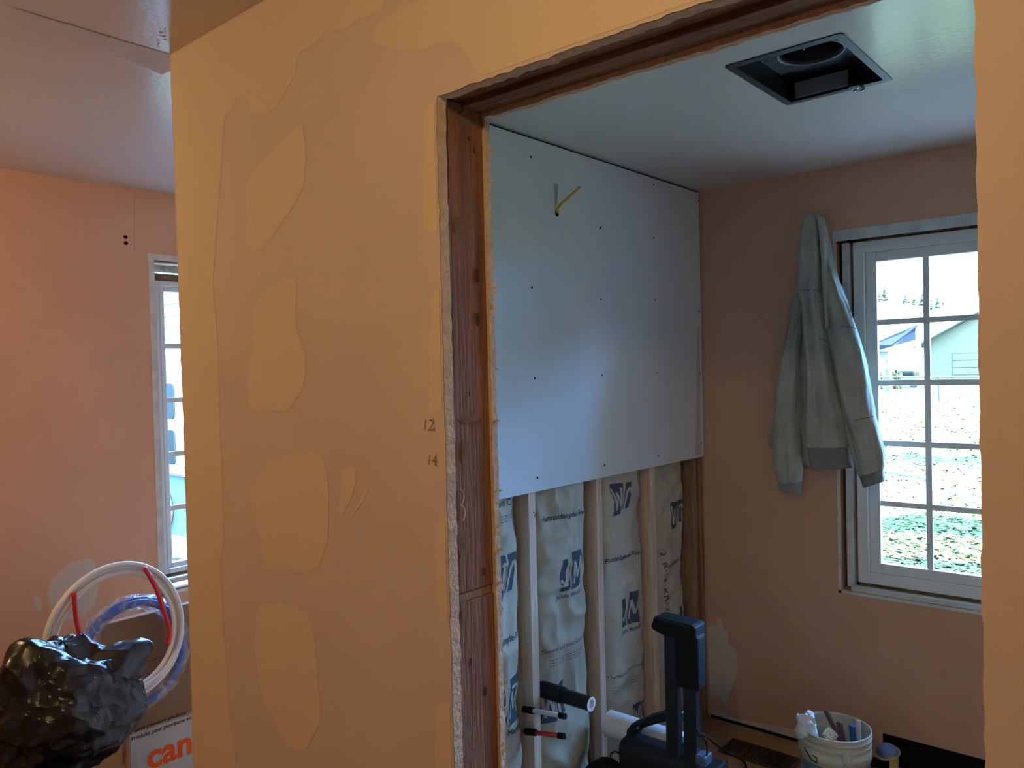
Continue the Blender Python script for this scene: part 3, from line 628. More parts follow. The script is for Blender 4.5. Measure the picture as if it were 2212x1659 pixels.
# --- jacket
JY = FY - 0.02
def loft(name, rows, yc, dp, m, parent, seed=0.0, fold=0.006, seg=56, sub=5, k0=0, cap=True):
    """rows: (py, left px, right px); oval rings at depth yc with fold ripples"""
    R = []
    for i in range(len(rows) - 1):
        for s in range(sub):
            u = s / sub; a, b = rows[i], rows[i + 1]
            R.append(tuple(a[k] * (1 - u) + b[k] * u for k in range(len(a))))
    R.append(rows[-1]); mb = MB(); vs = []
    for i, r in enumerate(R):
        py, xl, xr = r[:3]; d = dp * (r[3] if len(r) > 3 else 1)
        A, B = ony(yc, xl, r[4] if len(r) > 4 else py), ony(yc, xr, r[5] if len(r) > 5 else py); c = (A + B) / 2; hw = (B - A) / 2
        for k in range(seg):
            th = 2 * math.pi * k / seg; cs, sn = math.cos(th), math.sin(th)
            z = c.z
            f = fold * (math.sin(th * 5 + seed + 2.2 * noise.noise(Vector((z * 2.5, seed, 0)))) * 0.5 + noise.noise(Vector((cs * 2.2, sn * 2.2 + seed, z * 7))) + 0.6 * noise.noise(Vector((cs * 5, sn * 5 + seed, z * 16))))
            p = c + hw * (math.copysign(abs(cs) ** 0.85, cs)) + Vector((0, -sn * d, 0))
            p += Vector((cs * f * 0.5, -abs(sn) * f * (1 if sn > 0 else -.3), 0))
            p.y = min(p.y, FY - 0.006)
            vs.append(p)
    n = len(R)
    fs = [(i * seg + k, i * seg + (k + 1) % seg, (i + 1) * seg + (k + 1) % seg, (i + 1) * seg + k) for i in range(n - 1) for k in range(seg)]
    if cap: fs += [tuple(range(seg)), tuple(range((n - 1) * seg, n * seg))[::-1]]
    mb.add(vs, fs); return mb.build(name, m, parent, smooth=True)
J = thing('canvas_jacket', ony(JY - .04, 1757, 470), 'grey-green canvas work jacket hanging by its hood beside the bathroom window', 'jacket')
z7 = lambda x, y: (1600 + x / 2.592, 440 + y / 2.592)
def rows7(L):
    out = []
    for y, a, b, *rest in L:
        py = 440 + y / 2.592; d = rest[0] if rest else 1.0; tl = rest[1:3] if len(rest) > 2 else [py, py]
        out.append((py, 1600 + a / 2.592, 1600 + b / 2.592, d, *tl))
    return out
T7 = lambda y: 440 + y / 2.592
# back panel and far sleeve (darker, left)
loft('back_panel', rows7([(60, 395, 425, .3), (80, 372, 448, .5), (130, 348, 462, .8), (300, 326, 470, 1), (480, 315, 480, 1), (580, 288, 500, 1), (760, 256, 500, 1), (960, 226, 480, 1), (1100, 212, 440, 1), (1180, 250, 400, .8), (1290, 300, 420, .6), (1470, 330, 430, .4)]), FY - 0.05, 0.038, M['canvas'], J, 1.0, 0.009)
ls = loft('sleeve', rows7([(500, 316, 345, .25), (620, 286, 350, .5), (760, 258, 348, .75), (960, 220, 348, .95), (1180, 188, 335, 1), (1250, 186, 332, 1), (1400, 184, 335, 1.05), (1480, 190, 340, 1), (1540, 212, 338, .8), (1560, 218, 336, .7)]), FY - 0.085, 0.045, M['canvas'], J, 2.5, 0.012)
loft('cuff', rows7([(1548, 214, 340, .75, 440 + 1540 / 2.592, 440 + 1556 / 2.592), (1612, 216, 336, .72, 440 + 1602 / 2.592, 440 + 1622 / 2.592)]), FY - 0.085, 0.042, M['rib'], ls, 2.5, 0.003)
loft('pocket_flap', rows7([(1195, 178, 230, .6), (1290, 160, 230, .8), (1366, 162, 230, .7)]), FY - 0.07, 0.03, M['canvas'], J, 4.1, 0.004)
# right sleeve
rs = loft('sleeve', rows7([(75, 425, 462, .4), (150, 440, 476, .6), (280, 452, 502, .7), (440, 462, 546, .8), (570, 474, 602, .95), (700, 488, 652, 1.05), (850, 505, 692, 1.1), (1000, 530, 722, 1.1), (1170, 572, 748, 1.05), (1185, 575, 752, 1.0), (1290, 600, 784, 1.15), (1400, 628, 802, 1.15), (1460, 648, 806, 1.0, T7(1475), T7(1450)), (1510, 668, 802, .85, T7(1532), T7(1488))]), FY - 0.095, 0.052, M['canvas'], J, 5.2, 0.013)
loft('cuff', rows7([(1505, 668, 796, .8, 440 + 1530 / 2.592, 440 + 1478 / 2.592), (1570, 690, 810, .78, 440 + 1590 / 2.592, 440 + 1552 / 2.592)]), FY - 0.095, 0.048, M['rib'], rs, 5.2, 0.003)
# front body hanging in folds
fb = loft('front_body', rows7([(56, 398, 424, .3), (75, 372, 445, .55), (130, 348, 458, .8), (300, 328, 466, .9), (485, 330, 462, .95), (560, 350, 472, 1), (760, 368, 488, 1.05), (900, 372, 512, 1.1), (1080, 374, 545, 1.2), (1200, 370, 572, 1.25), (1290, 368, 590, 1.25), (1362, 374, 592, 1.1)]), FY - 0.115, 0.050, M['canvas'], J, 8.8, 0.014)
loft('waistband', rows7([(1355, 376, 590, 1.0), (1400, 384, 592, 1.05), (1440, 396, 600, 1.0, 440 + 1470 / 2.592, 440 + 1445 / 2.592), (1480, 410, 618, .9, 440 + 1492 / 2.592, 440 + 1478 / 2.592)]), FY - 0.112, 0.050, M['rib'], fb, 8.8, 0.009)
loft('hood_edge', rows7([(58, 412, 440, .4), (90, 430, 462, .7), (160, 444, 478, .9), (300, 456, 486, .9), (480, 466, 494, .8), (700, 478, 500, .5)]), FY - 0.13, 0.03, M['canvas'], J, 3.3, 0.004)
def seam(pts, Y):
    MB().tube([ony(Y, *z7(*q)) for q in pts], 0.0013, 5).build('seam', M['thread'], J)
seam([(335, 484), (380, 482), (430, 488), (458, 496)], FY - 0.168); seam([(425, 752), (455, 757), (484, 768)], FY - 0.172); seam([(545, 690), (580, 688), (620, 692), (648, 700)], FY - 0.152)
seam([(635, 1215), (670, 1206), (710, 1198), (745, 1192)], FY - 0.152)
MB().tube([ony(FY - .002, 1757, 474), ony(FY - .05, 1757, 476), ony(FY - .055, 1757, 466)], 0.004, 8).build('coat_hook', M['steel'], J)

# --- bucket and contents
BC = Vector((-1.016, 2.985, 0)); BZ = 0.284; BR = 0.131
t = thing('plastic_bucket', BC, 'dirty white plastic bucket of tools standing by the peach wall', 'bucket')
pf = [(0.0, 0.004), (0.104, 0.004), (0.108, 0.0), (0.110, 0.006), (0.121, BZ - 0.105), (0.121, BZ - 0.098), (0.128, BZ - 0.096), (0.1285, BZ - 0.068), (0.123, BZ - 0.064), (0.1235, BZ - 0.050), (0.129, BZ - 0.047), (0.129, BZ - 0.042), (0.1245, BZ - 0.038), (0.125, BZ - 0.026), (0.130, BZ - 0.024), (0.130, BZ - 0.018), (0.1265, BZ - 0.016), (0.128, BZ - 0.004), (0.1275, BZ), (0.1245, BZ), (0.1235, BZ - 0.01), (0.116, 0.09), (0.105, 0.012), (0.0, 0.012)]
pl_ = MB().lathe(BC, pf, 56).build('pail', M['bucket'], t, smooth=True)
MB().lathe(BC, [(0.1112, 0.006), (0.1216, BZ - 0.112), (0.1214, BZ - 0.108)], 56).build('printed_band', M['bluepaint'], pl_, smooth=True)
ang = math.atan2(-BC.y, -BC.x)
def bp(a, r, z): return BC + Vector((r * math.cos(ang + a), r * math.sin(ang + a), z))
MB().tube([bp(0.30, 0.131, BZ - 0.062), bp(0.30, 0.134, BZ - 0.075), bp(0.12, 0.134, BZ - 0.105), bp(-0.1, 0.133, BZ - 0.14), bp(-0.5, 0.13, BZ - 0.20), bp(-1.1, 0.128, BZ - 0.235)], 0.0022, 6).build('handle', M['steel'], t, smooth=True)
for a in (-0.62,):
    MB().tube([bp(a, .130, BZ - 0.072), bp(a + .14, .131, BZ - .076), bp(a + .14, .131, BZ - .094), bp(a - .02, .131, BZ - .092), bp(a - .3, .131, BZ - .06)], 0.002, 6).build('handle_clip', M['blackmatte'], t)
MB().obox(bp(0.32, 0.129, BZ - 0.060), Vector((math.cos(ang + .32), math.sin(ang + .32), 0)) * .004, Vector((-math.sin(ang + .32), math.cos(ang + .32), 0)) * .016, (0, 0, .018)).build('handle_ear', M['bucket'], pl_, bevel=.003)
def rag(name, c, sx, sy, sz, seed, m, label, cat, tilt=0.0):
    mb = MB()
    def fn(u, v):
        th = u * 2 * math.pi; ph = v * math.pi
        d = Vector((math.cos(th) * math.sin(ph), math.sin(th) * math.sin(ph), math.cos(ph)))
        k = 1 + 0.55 * noise.noise(d * 1.5 + Vector((seed, 0, 0))) + 0.12 * (1 - 3 * abs(noise.noise(d * 2.6 + Vector((0, seed, 0)))))
        return Vector(c) + Vector((d.x * sx, d.y * sy, d.z * sz)) * k
    mb.grid(fn, 36, 24); return tag(mb.build(name, m, smooth=True), label, cat)
rag('white_rag', bp(-1.05, 0.112, BZ + 0.012), .040, .030, .045, 3, M['rag'], 'crumpled white rag hung over the bucket rim', 'rag')
rag('white_rag', bp(-0.15, 0.02, BZ - 0.10), .05, .05, .03, 9, M['rag'], 'crumpled pale rag lying inside the white bucket', 'rag')
def bar(name, a, b, w, d, m, label, cat):
    a, b = Vector(a), Vector(b); t_ = (b - a) / 2; s = t_.cross(Vector((0.3, 1, 0))).normalized(); q = t_.cross(s).normalized()
    return tag(MB().obox((a + b) / 2, s * w, q * d, t_).build(name, m, bevel=min(w, d) * .6, bseg=3), label, cat)
h0 = ony(2.985, 1783, 1534); h1 = ony(2.985, 1813, 1595); h1 = h0 + (h1 - h0) * 1.5
bar('trowel', h1, h0, .0085, .007, M['redwood'], 'dark red wooden tool handle leaning in the white bucket', 'tool')
h0 = ony(2.96, 1812, 1560); h1 = ony(2.96, 1824, 1620)
bar('wood_offcut', h1, h0, .011, .006, M['redwood'], 'split dark red wood piece standing in the bucket', 'tool')
bar('putty_knife', ony(2.95, 1845, 1625), ony(2.95, 1840, 1567), .0105, .006, M['blue'], 'blue plastic tool handle upright in the bucket', 'tool')
bar('paint_stick', ony(2.99, 1857, 1625), ony(2.99, 1854, 1556), .008, .003, M['rag'], 'thin white stick upright against the bucket wall', 'stick')
c = ony(2.90, 1793, 1588)
tr = tag(MB().pipe(c + Vector((-.006, -.012, -.01)), c + Vector((.006, .012, .01)), .022, .014, 24).build('tape_roll', M['gypsum']), 'small tan tape roll lying in the bucket', 'tape')

# --- capped pipe by the wall opening
c = ony(3.20, 1917, 1625)
t = thing('capped_floor_pipe', (c.x, c.y, 0), 'black floor pipe capped with blue plastic and yellow tape beside the bucket', 'pipe')
MB().tube([(c.x, c.y, 0), (c.x, c.y, c.z - 0.005)], 0.034, 20).build('pipe', M['blackmatte'], t)
mb = MB(); mb.grid(lambda u, v: c + Vector((0.040 * math.cos(u * 6.2832) * math.sin(v * 2.2) * (1 + .12 * noise.noise(Vector((u * 9, v * 7, 1)))), 0.040 * math.sin(u * 6.2832) * math.sin(v * 2.2) * (1 + .12 * noise.noise(Vector((u * 9, v * 7, 4)))), 0.034 * math.cos(v * 2.2))), 32, 16)
mb.build('plastic_cap', M['bluebag'], t, smooth=True)
MB().tube([c + Vector((0.0415 * math.cos(a), 0.0415 * math.sin(a), -0.002 + .012 * math.sin(a + .6))) for a in [k * 2 * math.pi / 24 for k in range(25)]], 0.0042, 6).build('tape_band', M['tape'], t)
MB().obox(c + Vector((.030, -.028, -.045)), (.012, .012, 0), (.0012, -.0012, 0), (0, 0, .05)).build('tape_tail', M['tape'], t)
MB().tube([c + Vector((-.03, 0, -.05)), c + Vector((-.09, -.01, -.055))], 0.018, 14).build('pipe_branch', M['blackmatte'], t)

# --- floor register
t = thing('floor_register', (-1.385, 3.15, 0), 'dark brown slotted floor register lying by the wall', 'register')
MB().box((-1.530, 3.072, 0), (-1.225, 3.078, .009)).box((-1.530, 3.208, 0), (-1.225, 3.214, .009)).box((-1.530, 3.078, 0), (-1.522, 3.208, .009)).box((-1.233, 3.078, 0), (-1.225, 3.208, .009)).build('rim', M['register'], t)
MB().box((-1.522, 3.078, 0.0005), (-1.233, 3.208, .002)).build('backing', M['dark'], t)
for k in range(26):
    x = -1.516 + k * 0.011; MB().box((x, 3.080, .002), (x + .0045, 3.206, .0075)).build('slat', M['register'], t)

# --- wheeled machine with tall handle
MY = 2.30
t = thing('wheeled_power_tool', (-1.33, 2.36, 0), 'black wheeled power tool with tall padded twin-post handle by the stud wall', 'power tool')
def post(px0, px1, ptop, name, Y, dep, zb=0.06):
    a = ony(Y, px0, ptop); b = ony(Y, px1, ptop)
    mb = MB(); mb.box((a.x, Y, zb), (b.x, Y + dep, a.z)); return mb.build(name, M['black'], t, bevel=.004)
post(1433, 1459, 1365, 'post', MY, .035); post(1474, 1501, 1470, 'post', MY, .035)
a = ony(MY - .01, 1455, 1366); b = ony(MY - .01, 1506, 1366); z0 = ony(MY - .01, 1480, 1488).z
MB().box((a.x, MY - .012, z0), (b.x, MY + .05, a.z)).build('padded_sleeve', M['blackmatte'], t, bevel=.010, bseg=3)
g = [(1405, 1352), (1412, 1332), (1492, 1351), (1501, 1357), (1500, 1385), (1470, 1390), (1452, 1378), (1430, 1372), (1408, 1360)]
gp = MB().prism([ony(MY - .016, *q) for q in g], (0, .075, 0)).build('grip', M['blackmatte'], t, bevel=.008, bseg=3)
MB().tube([ony(MY - .018, 1413, 1336), ony(MY - .018, 1490, 1355)], .004, 8).build('grip_seam', M['black'], gp)
# body
bx0, bx1 = ony(2.34, 1343, 1600).x, -1.235
MB().box((bx0, 2.29, 0.10), (bx1, 2.404, 0.355)).build('housing', M['black'], t, bevel=.045, bseg=5)
MB().box((bx0 + .02, 2.406, 0.10), (bx1, 2.56, 0.254)).build('rear_deck', M['blackmatte'], t, bevel=.012)
MB().box((bx0 + .03, 2.27, 0.06), (bx1 + .02, 2.58, 0.14)).build('base_tray', M['blackmatte'], t, bevel=.02, bseg=3)
# carry handle arching over
ha = [(1350, 1600), (1352, 1578), (1362, 1565), (1385, 1556), (1420, 1545), (1452, 1538), (1470, 1541)]
for Y in (2.335,):
    P = [ony(Y, *q) for q in ha]; hb = MB()
    prev = None
    pr = []
    for p in P: pr.append(p)
    lo = [p + Vector((0, 0, -.030)) for p in P]; lo[0] = P[0] + Vector((.03, 0, -.02)); lo[1] = P[1] + Vector((.03, 0, -.02)); lo[2] = P[2] + Vector((.022, 0, -.026))
    n = len(P)
    vs = [q + Vector((0, d, 0)) for d in (0, .055) for q in P + lo]
    m_ = 2 * n
    fs = [(i, i + 1, n + i + 1, n + i) for i in range(n - 1)] + [(m_ + i, m_ + n + i, m_ + n + i + 1, m_ + i + 1) for i in range(n - 1)] + [(i, m_ + i, m_ + i + 1, i + 1) for i in range(n - 1)] + [(n + i, n + i + 1, m_ + n + i + 1, m_ + n + i) for i in range(n - 1)] + [(0, n, m_ + n, m_), (n - 1, m_ + n - 1, m_ + 2 * n - 1, 2 * n - 1)]
    hb.add(vs, fs); ch_ = hb.build('carry_handle', M['black'], t, bevel=.008, bseg=3)
gr = MB()
for k in range(9):
    p = ony(2.332, 1392 + k * 6, 1556 - k * 1.9); gr.box((p.x, 2.331, p.z - .002), (p.x + .004, 2.39, p.z + .0045))
tag(gr.build('grip_ridges', M['blackmatte'], ch_), kind='stuff')
lb = mat('slate_blue_plastic', (0.05, 0.075, 0.12), 0.4, 0.5)
for q0, q1, Y in (((1459, 1542), (1475, 1560), 2.36), ((1462, 1600), (1480, 1616), 2.33), ((1500, 1630), (1524, 1659), 2.29)):
    a = ony(Y, *q0); b = ony(Y, *q1); MB().box((a.x, Y, b.z), (b.x, Y + .05, a.z)).build('bracket', lb, t, bevel=.005)
c = Vector((-1.600, 0, 0)); wl = MB()
wl.pipe((c.x, 2.31, .14), (c.x, 2.37, .14), .092, .030, 36); wh = wl.build('wheel', M['blackmatte'], t, bevel=.006)
MB().pipe((c.x, 2.305, .14), (c.x, 2.375, .14), .030, .004, 20).build('hub', M['black'], wh)
MB().tube([(c.x, 2.34, .14), (bx0 + .05, 2.34, .14)], .008, 8).build('axle', M['steel'], t)
wl = MB(); wl.pipe((bx1 + .06, 2.31, .095), (bx1 + .06, 2.37, .095), .092, .030, 36); wl.build('wheel', M['blackmatte'], t, bevel=.006)
MB().box((bx0 + .03, 2.30, 0), (bx0 + .06, 2.33, .07)).build('foot', M['blackmatte'], t)
for q in ((1377, 1573), (1485, 1655)):
    c = ony(2.326, *q); MB().tube([c, c + Vector((0, .01, 0))], .0035, 8).build('screw', M['steel'], t)
MB().tube([ony(2.33, *q) for q in ((1318, 1640), (1320, 1628), (1328, 1623), (1338, 1627), (1340, 1640))], .003, 8).build('cable_loop', M['blackmatte'], t, smooth=True)
cp = [ony(2.32, *q) for q in ((1503, 1495), (1504, 1540), (1503, 1570), (1508, 1580))] + [onz(0.30, 1530, 1595), onz(.16, 1565, 1622), onz(0.05, 1600, 1640), onz(.006, 1612, 1655), onz(.006, 1600, 1670), onz(.006, 1560, 1668), onz(.006, 1545, 1655), onz(.006, 1570, 1645)]
def smooth_path(P, n=8):
    out = []
    for i in range(len(P) - 1):
        p0, p1, p2, p3 = P[max(0, i - 1)], P[i], P[i + 1], P[min(len(P) - 1, i + 2)]
        for k in range(n):
            u = k / n; out.append(0.5 * ((2 * p1) + (p2 - p0) * u + (2 * p0 - 5 * p1 + 4 * p2 - p3) * u * u + (3 * p1 - p0 - 3 * p2 + p3) * u ** 3))
    return out + [P[-1]]
MB().tube(smooth_path(cp), .0042, 8).build('power_cord', M['blackmatte'], t, smooth=True)
MB().tube(smooth_path([ony(2.31, *q) for q in ((1505, 1588), (1518, 1592), (1526, 1605), (1527, 1630), (1524, 1650))]), .003, 8).build('brake_cable', M['blackmatte'], t, smooth=True)
# white pipe lying on the machine
a = ony(2.46, 1316, 1560); b = ony(2.46, 1480, 1608); zc = 0.405
tag(MB().pipe((a.x, 2.46, zc - .10), (b.x, 2.46, zc - .10), .048, .045, 36).build('white_pipe', M['whitepipe']), 'length of white plastic pipe lying under the black carry handle', 'pipe')

# ================================================================== LAMPS
def bulb_lamp(name, c, watts, label):
    t = thing(name, c, label, 'lamp'); c = Vector(c)
    MB().lathe(c, [(0.0, 0), (0.055, 0), (0.052, -0.02), (0.026, -0.035), (0.024, -0.055), (0, -0.055)], 24).build('lampholder', M['vinyl'], t, smooth=True)
    r = 0.034
    MB().lathe(c + Vector((0, 0, -0.055)), [(0.0135, 0), (0.015, -0.015)] + [(r * math.sin(a), -0.052 - r * math.cos(a)) for a in [math.pi - .5 - k * (math.pi - .5) / 10 for k in range(11)]], 20).build('bulb', M['glass'], t, smooth=True)
    l = light('bulb_light', 'POINT', (0, 0, -0.107), watts, LAMP_COL, shadow_soft_size=0.03); l.parent = t
bulb_lamp('ceiling_bulb', LAMP_A_POS, LAMP_A, 'bare warm bulb on the hall ceiling behind the viewpoint')
bulb_lamp('ceiling_bulb', LAMP_B_POS, LAMP_B, 'bare warm bulb on the ceiling left of the partition')

# ================================================================== THINGS IN THE LEFT ROOM
BX = -2.90
y0, zl = 1.231, 0.358
t = thing('printed_box', (-3.11, 1.47, 0), 'white printed cardboard box with orange lettering, lower of the stack', 'box')
ct = MB().box((-3.33, y0, 0), (BX, 1.70, zl)).build('carton', M['cardwhite'], t, bevel=.004)
def left_text(s, px, py, size, m, bold, shear=0.0, sx=1.0):
    vs, fs = text_polys(s, bold, shear); x0 = min(p.x for p in vs); c = onx(BX + 0.0012, px, py)
    P = [(c + Vector((0, (p.x - x0) * size * sx, p.y * size))) for p in vs]
    keep = [f for f in fs if max(P[i].y for i in f) < 1.695]
    MB().add(P, keep).build('printed_lettering', m, ct)
left_text('Plastic plumbing products', 284, 1581, .0200, M['blackink'], .02)
left_text('Produits pour plomberie en plastique', 284, 1597, .0200, M['blackink'], .02)
left_text('canplas', 318, 1640, .128, M['orange'], .030)
t = thing('cardboard_panel', (-2.94, 1.40, zl), 'plain brown cardboard panel standing on the printed box', 'cardboard')
MB().box((-2.955, 1.15, zl + .001), (BX - 0.025, 1.67, 0.775)).build('sheet', M['card'], t, bevel=.004)
MB().box((-2.9245, 1.15, .600), (-2.9235, 1.67, .602)).build('fold_line', M['blackink'], t)

def coil(name, ctr, R, turns, r, m, label, spread, seed, lean=0.10, arc=None):
    random.seed(seed); P = []; n = 64
    o = [(random.uniform(-1, 1) * spread, random.uniform(-1, 1) * spread) for _ in range(turns + 2)]
    for k in range(turns * n + 1):
        a = 2 * math.pi * k / n + 2.2; i = k // n; u = (k % n) / n; u = u * u * (3 - 2 * u)
        dr = o[i][0] * (1 - u) + o[i + 1][0] * u; dx = o[i][1] * (1 - u) + o[i + 1][1] * u
        rr = R + dr + .004 * math.sin(3 * a + seed)
        P.append(Vector(ctr) + Vector((dx - lean * rr * math.sin(a), rr * math.cos(a), rr * math.sin(a))))
    return MB().tube(P, r, 10)
cw = onx(-2.81, 256, 1368)
tag(coil('c', cw, 0.216, 5, .0085, None, '', .020, 4).build('white_pipe_coil', M['pexwhite'], smooth=True), 'coil of white plastic pipe propped against the brown cardboard', 'pipe coil')
cb = onx(-2.855, 290, 1412); t = thing('blue_pipe_coil', cb - Vector((0, 0, .2)), 'coil of blue plastic pipe in clear wrap inside the white coil', 'pipe coil')
coil('c', cb, 0.176, 4, .0085, None, '', .013, 11).build('pipe', M['pexblue'], t, smooth=True)
fm = MB()
def film(u, v):
    a = 2 * math.pi * u; p = 2 * math.pi * v; R = 0.176; r = .027 * (1 + .30 * noise.noise(Vector((math.cos(a) * 4, math.sin(a) * 4, math.cos(p) * 2)))) + .004 * math.sin(a * 23 + 4 * math.sin(p))
    rr = R + r * math.cos(p); return cb + Vector((r * .9 * math.sin(p) - .10 * rr * math.sin(a), rr * math.cos(a), rr * math.sin(a)))
fm.grid(film, 120, 18); fm.build('clear_wrap', M['film'], t, smooth=True)
def red_piece(pts, X, label):
    P = smooth_path([onx(X, *q) for q in pts], 6)
    tag(MB().tube(P, .0082, 12).build('red_pipe_offcut', M['red'], smooth=True), label, 'pipe')
red_piece([(160, 1280), (164, 1330), (172, 1372), (186, 1425), (200, 1470)], -2.80, 'red plastic pipe end rising from the black bag')
red_piece([(312, 1226), (336, 1268), (354, 1318), (366, 1362), (362, 1392)], -2.79, 'red plastic pipe end crossing the right of the white coil')

def bag(name, c, sx, sy, sz, seed, bumps, label, zfloor=None):
    mb = MB(); c = Vector(c)
    rnd = random.Random(seed); pl = []
    for i in range(190):
        q = Vector((rnd.gauss(0, 1), rnd.gauss(0, 1), rnd.gauss(0, 1))).normalized(); pl.append((q, rnd.uniform(.86, 1.04)))
    def fn(u, v):
        th = u * 2 * math.pi; ph = v * math.pi
        d = Vector((math.cos(th) * math.sin(ph), math.sin(th) * math.sin(ph), math.cos(ph)))
        w_ = (d + .16 * noise.noise_vector(d * 2.1 + Vector((seed, 1, 2)))).normalized()
        k = min(h_ / max(.15, w_.dot(q)) for q, h_ in pl)
        k += .10 * noise.noise(d * 1.6 + Vector((seed, 0, 0))) + .16 * (0.35 - abs(noise.noise(d * 2.0 + Vector((0, 0, seed))))) + .07 * (0.35 - abs(noise.noise(d * 4.3 + Vector((seed, 3, 0)))))
        k += .030 * max(0, d.z + .3) * abs(math.sin(th * 4.5 + 3 * noise.noise(d * 1.5 + Vector((7, seed, 0)))))
        for bd, amp, wd in bumps:
            k += amp * math.exp(-((d - Vector(bd).normalized()).length / wd) ** 2)
        p = c + Vector((d.x * sx, d.y * sy, d.z * sz)) * k
        if zfloor is not None: p.z = max(p.z, zfloor + 0.002)
        return p
    mb.grid(fn, 170, 110); return tag(mb.build(name, M['bag'], smooth=False), label, 'bag')
bag('bin_bag', (-2.50, 0.84, 0.17), .24, .40, .26, 5, [], 'black bin bag at the lower left corner under the other bag', 0.0)
bag('bin_bag', onx(-2.60, 140, 1530), .17, .225, .215, 2, [((.2, -.45, 1), .28, .35), ((.25, .95, .62), .34, .22), ((.3, .25, .9), -.22, .3), ((.3, .95, -.5), .12, .4)], 'crumpled black bin bag in front of the pipe coils')

# ================================================================== OUTDOORS
GZ = -0.30
M['grass'] = mat('leaf_strewn_lawn', (0.052, 0.066, 0.021), 0.95, 0.0, color2=(0.034, 0.044, 0.012), vscale=2.2, detail=12, bump=0.6, bscale=40)
M['concrete'] = mat('pale_concrete', (0.20, 0.19, 0.18), 0.9, 0.1, var=0.1, vscale=2)
M['bounce_pale'] = mat('pale_bounce_slabs', (0.28, 0.275, 0.26), 0.9, 0.1, var=0.1, vscale=2)  # pale so the added slabs reflect sky light indoors
M['mulch'] = mat('leafy_mulch', (0.05, 0.04, 0.03), 0.95, 0.05, color2=(0.012, 0.010, 0.007), vscale=9, detail=8)
M['asphalt'] = mat('road_asphalt', (0.012, 0.013, 0.010), 0.9, 0.1)
M['siding'] = mat('white_lap_siding', (0.22, 0.21, 0.19), 0.7, 0.2)
M['tealwall'] = mat('pale_green_house_wall', (0.085, 0.062, 0.030), 0.8, 0.1)
M['roofpale'] = mat('pale_shingle_roof', (0.16, 0.15, 0.13), 0.9, 0.1)
M['rooft'] = mat('green_shingle_roof', (0.022, 0.026, 0.014), 0.9, 0.1)
M['soffit'] = mat('blue_grey_soffit', (0.05, 0.06, 0.08), 0.8, 0.1)
M['conifer'] = mat('far_conifer_green', (0.032, 0.030, 0.017), 0.95, 0.05, var=0.4, vscale=0.6)
M['hedge'] = mat('brown_green_hedge', (0.016, 0.018, 0.008), 0.95, 0.05, var=0.5, vscale=2)
M['hill'] = mat('dry_pale_hillside', (0.12, 0.11, 0.08), 0.95, 0.05, var=0.2, vscale=0.03)
M['fence'] = mat('galvanised_fence', (0.004, 0.004, 0.003), 0.6, 0.3)
M['darkglass'] = mat('dark_camper_glass', (0.008, 0.008, 0.006), 0.4, 0.02)
M['camper'] = mat('pale_camper_shell', (0.07, 0.045, 0.02), 0.5, 0.4)
gd = struct(MB().box((-90, -30, GZ - .2), (60, 110, GZ)).build('ground', M['grass']), 'leaf-strewn lawn outside the windows')
# path, bed and edging beyond the bathroom window
G = lambda x, y, z=GZ: onz(z, x, y)
pt = [G(1860, 1066), G(1945, 1055), G(2010, 1056), G(2052, 1063), G(2030, 1082), G(1992, 1106), G(1860, 1132)]
struct(MB().prism([p - Vector((0, 0, .05)) for p in pt], (0, 0, .065)).build('garden_path', M['concrete']), 'pale concrete garden path beyond the bathroom window')
bd = [G(1870, 1024), G(1918, 1022), G(1985, 1033), G(2012, 1041), G(2024, 1052), G(2010, 1056), G(1945, 1055), G(1870, 1062)]
struct(MB().prism([p - Vector((0, 0, .05)) for p in bd], (0, 0, .058)).build('garden_bed', M['mulch']), 'leafy mulch bed beside the garden path')
tag(MB().tube(smooth_path([G(1890, 1021), G(1918, 1023), G(1950, 1028), G(1985, 1034), G(2010, 1041), G(2024, 1050), G(2022, 1058)]), .06, 8).build('garden_edging', M['soffit'], smooth=True), 'dark curved edging round the mulch bed', 'edging')
# fallen leaves on the lawn, one scattered layer
lf = MB(); random.seed(3)
for k in range(5200):
    px, py = random.uniform(1880, 2125), 850 + 400 * random.random() ** 1.0
    c = G(px, py) + Vector((0, 0, random.uniform(.004, .03))); s = random.uniform(.025, .05) * (1 + max(0, (1050 - py) / 300)); a = random.uniform(0, 6.28); tl = random.uniform(-.5, .5)
    u = Vector((math.cos(a), math.sin(a), tl)) * s; v = Vector((-math.sin(a), math.cos(a), -tl * .5)) * s * .6
    lf.add([c - u, c - v, c + u, c + v], [(0, 1, 2, 3)])
tag(lf.build('fallen_leaves', mat('dry_fallen_leaf', (0.070, 0.062, 0.026), 0.9, 0.0, var=0.4, vscale=3)), 'dry fallen leaves scattered over the lawn', 'leaves', kind='stuff')
# wire fence
D = 36.7
def at(px, py, d): return EYE + ray(px, py) * d
t = thing('wire_fence', at(2028, 871, D), 'thin wire fence with a post across the far lawn', 'fence')
MB().tube([at(1860, 815, D), at(2140, 813.5, D)], .045, 6).build('top_rail', M['fence'], t)
for px in (1885, 2028, 2171):
    p = at(px, 815 - (px - 2028) * .005, D); MB().tube([(p.x, p.y, GZ), p], .05, 8).build('post', M['fence'], t)
for py in (834, 852):
    MB().tube([at(1860, py, D), at(2140, py - 1.5, D)], .008, 4).build('wire', M['fence'], t)
struct(MB().prism([G(1830, 840), G(2180, 836), G(2180, 829), G(1830, 831)], (0, 0, .03)).build('road', M['asphalt']), 'grey road beyond the wire fence')
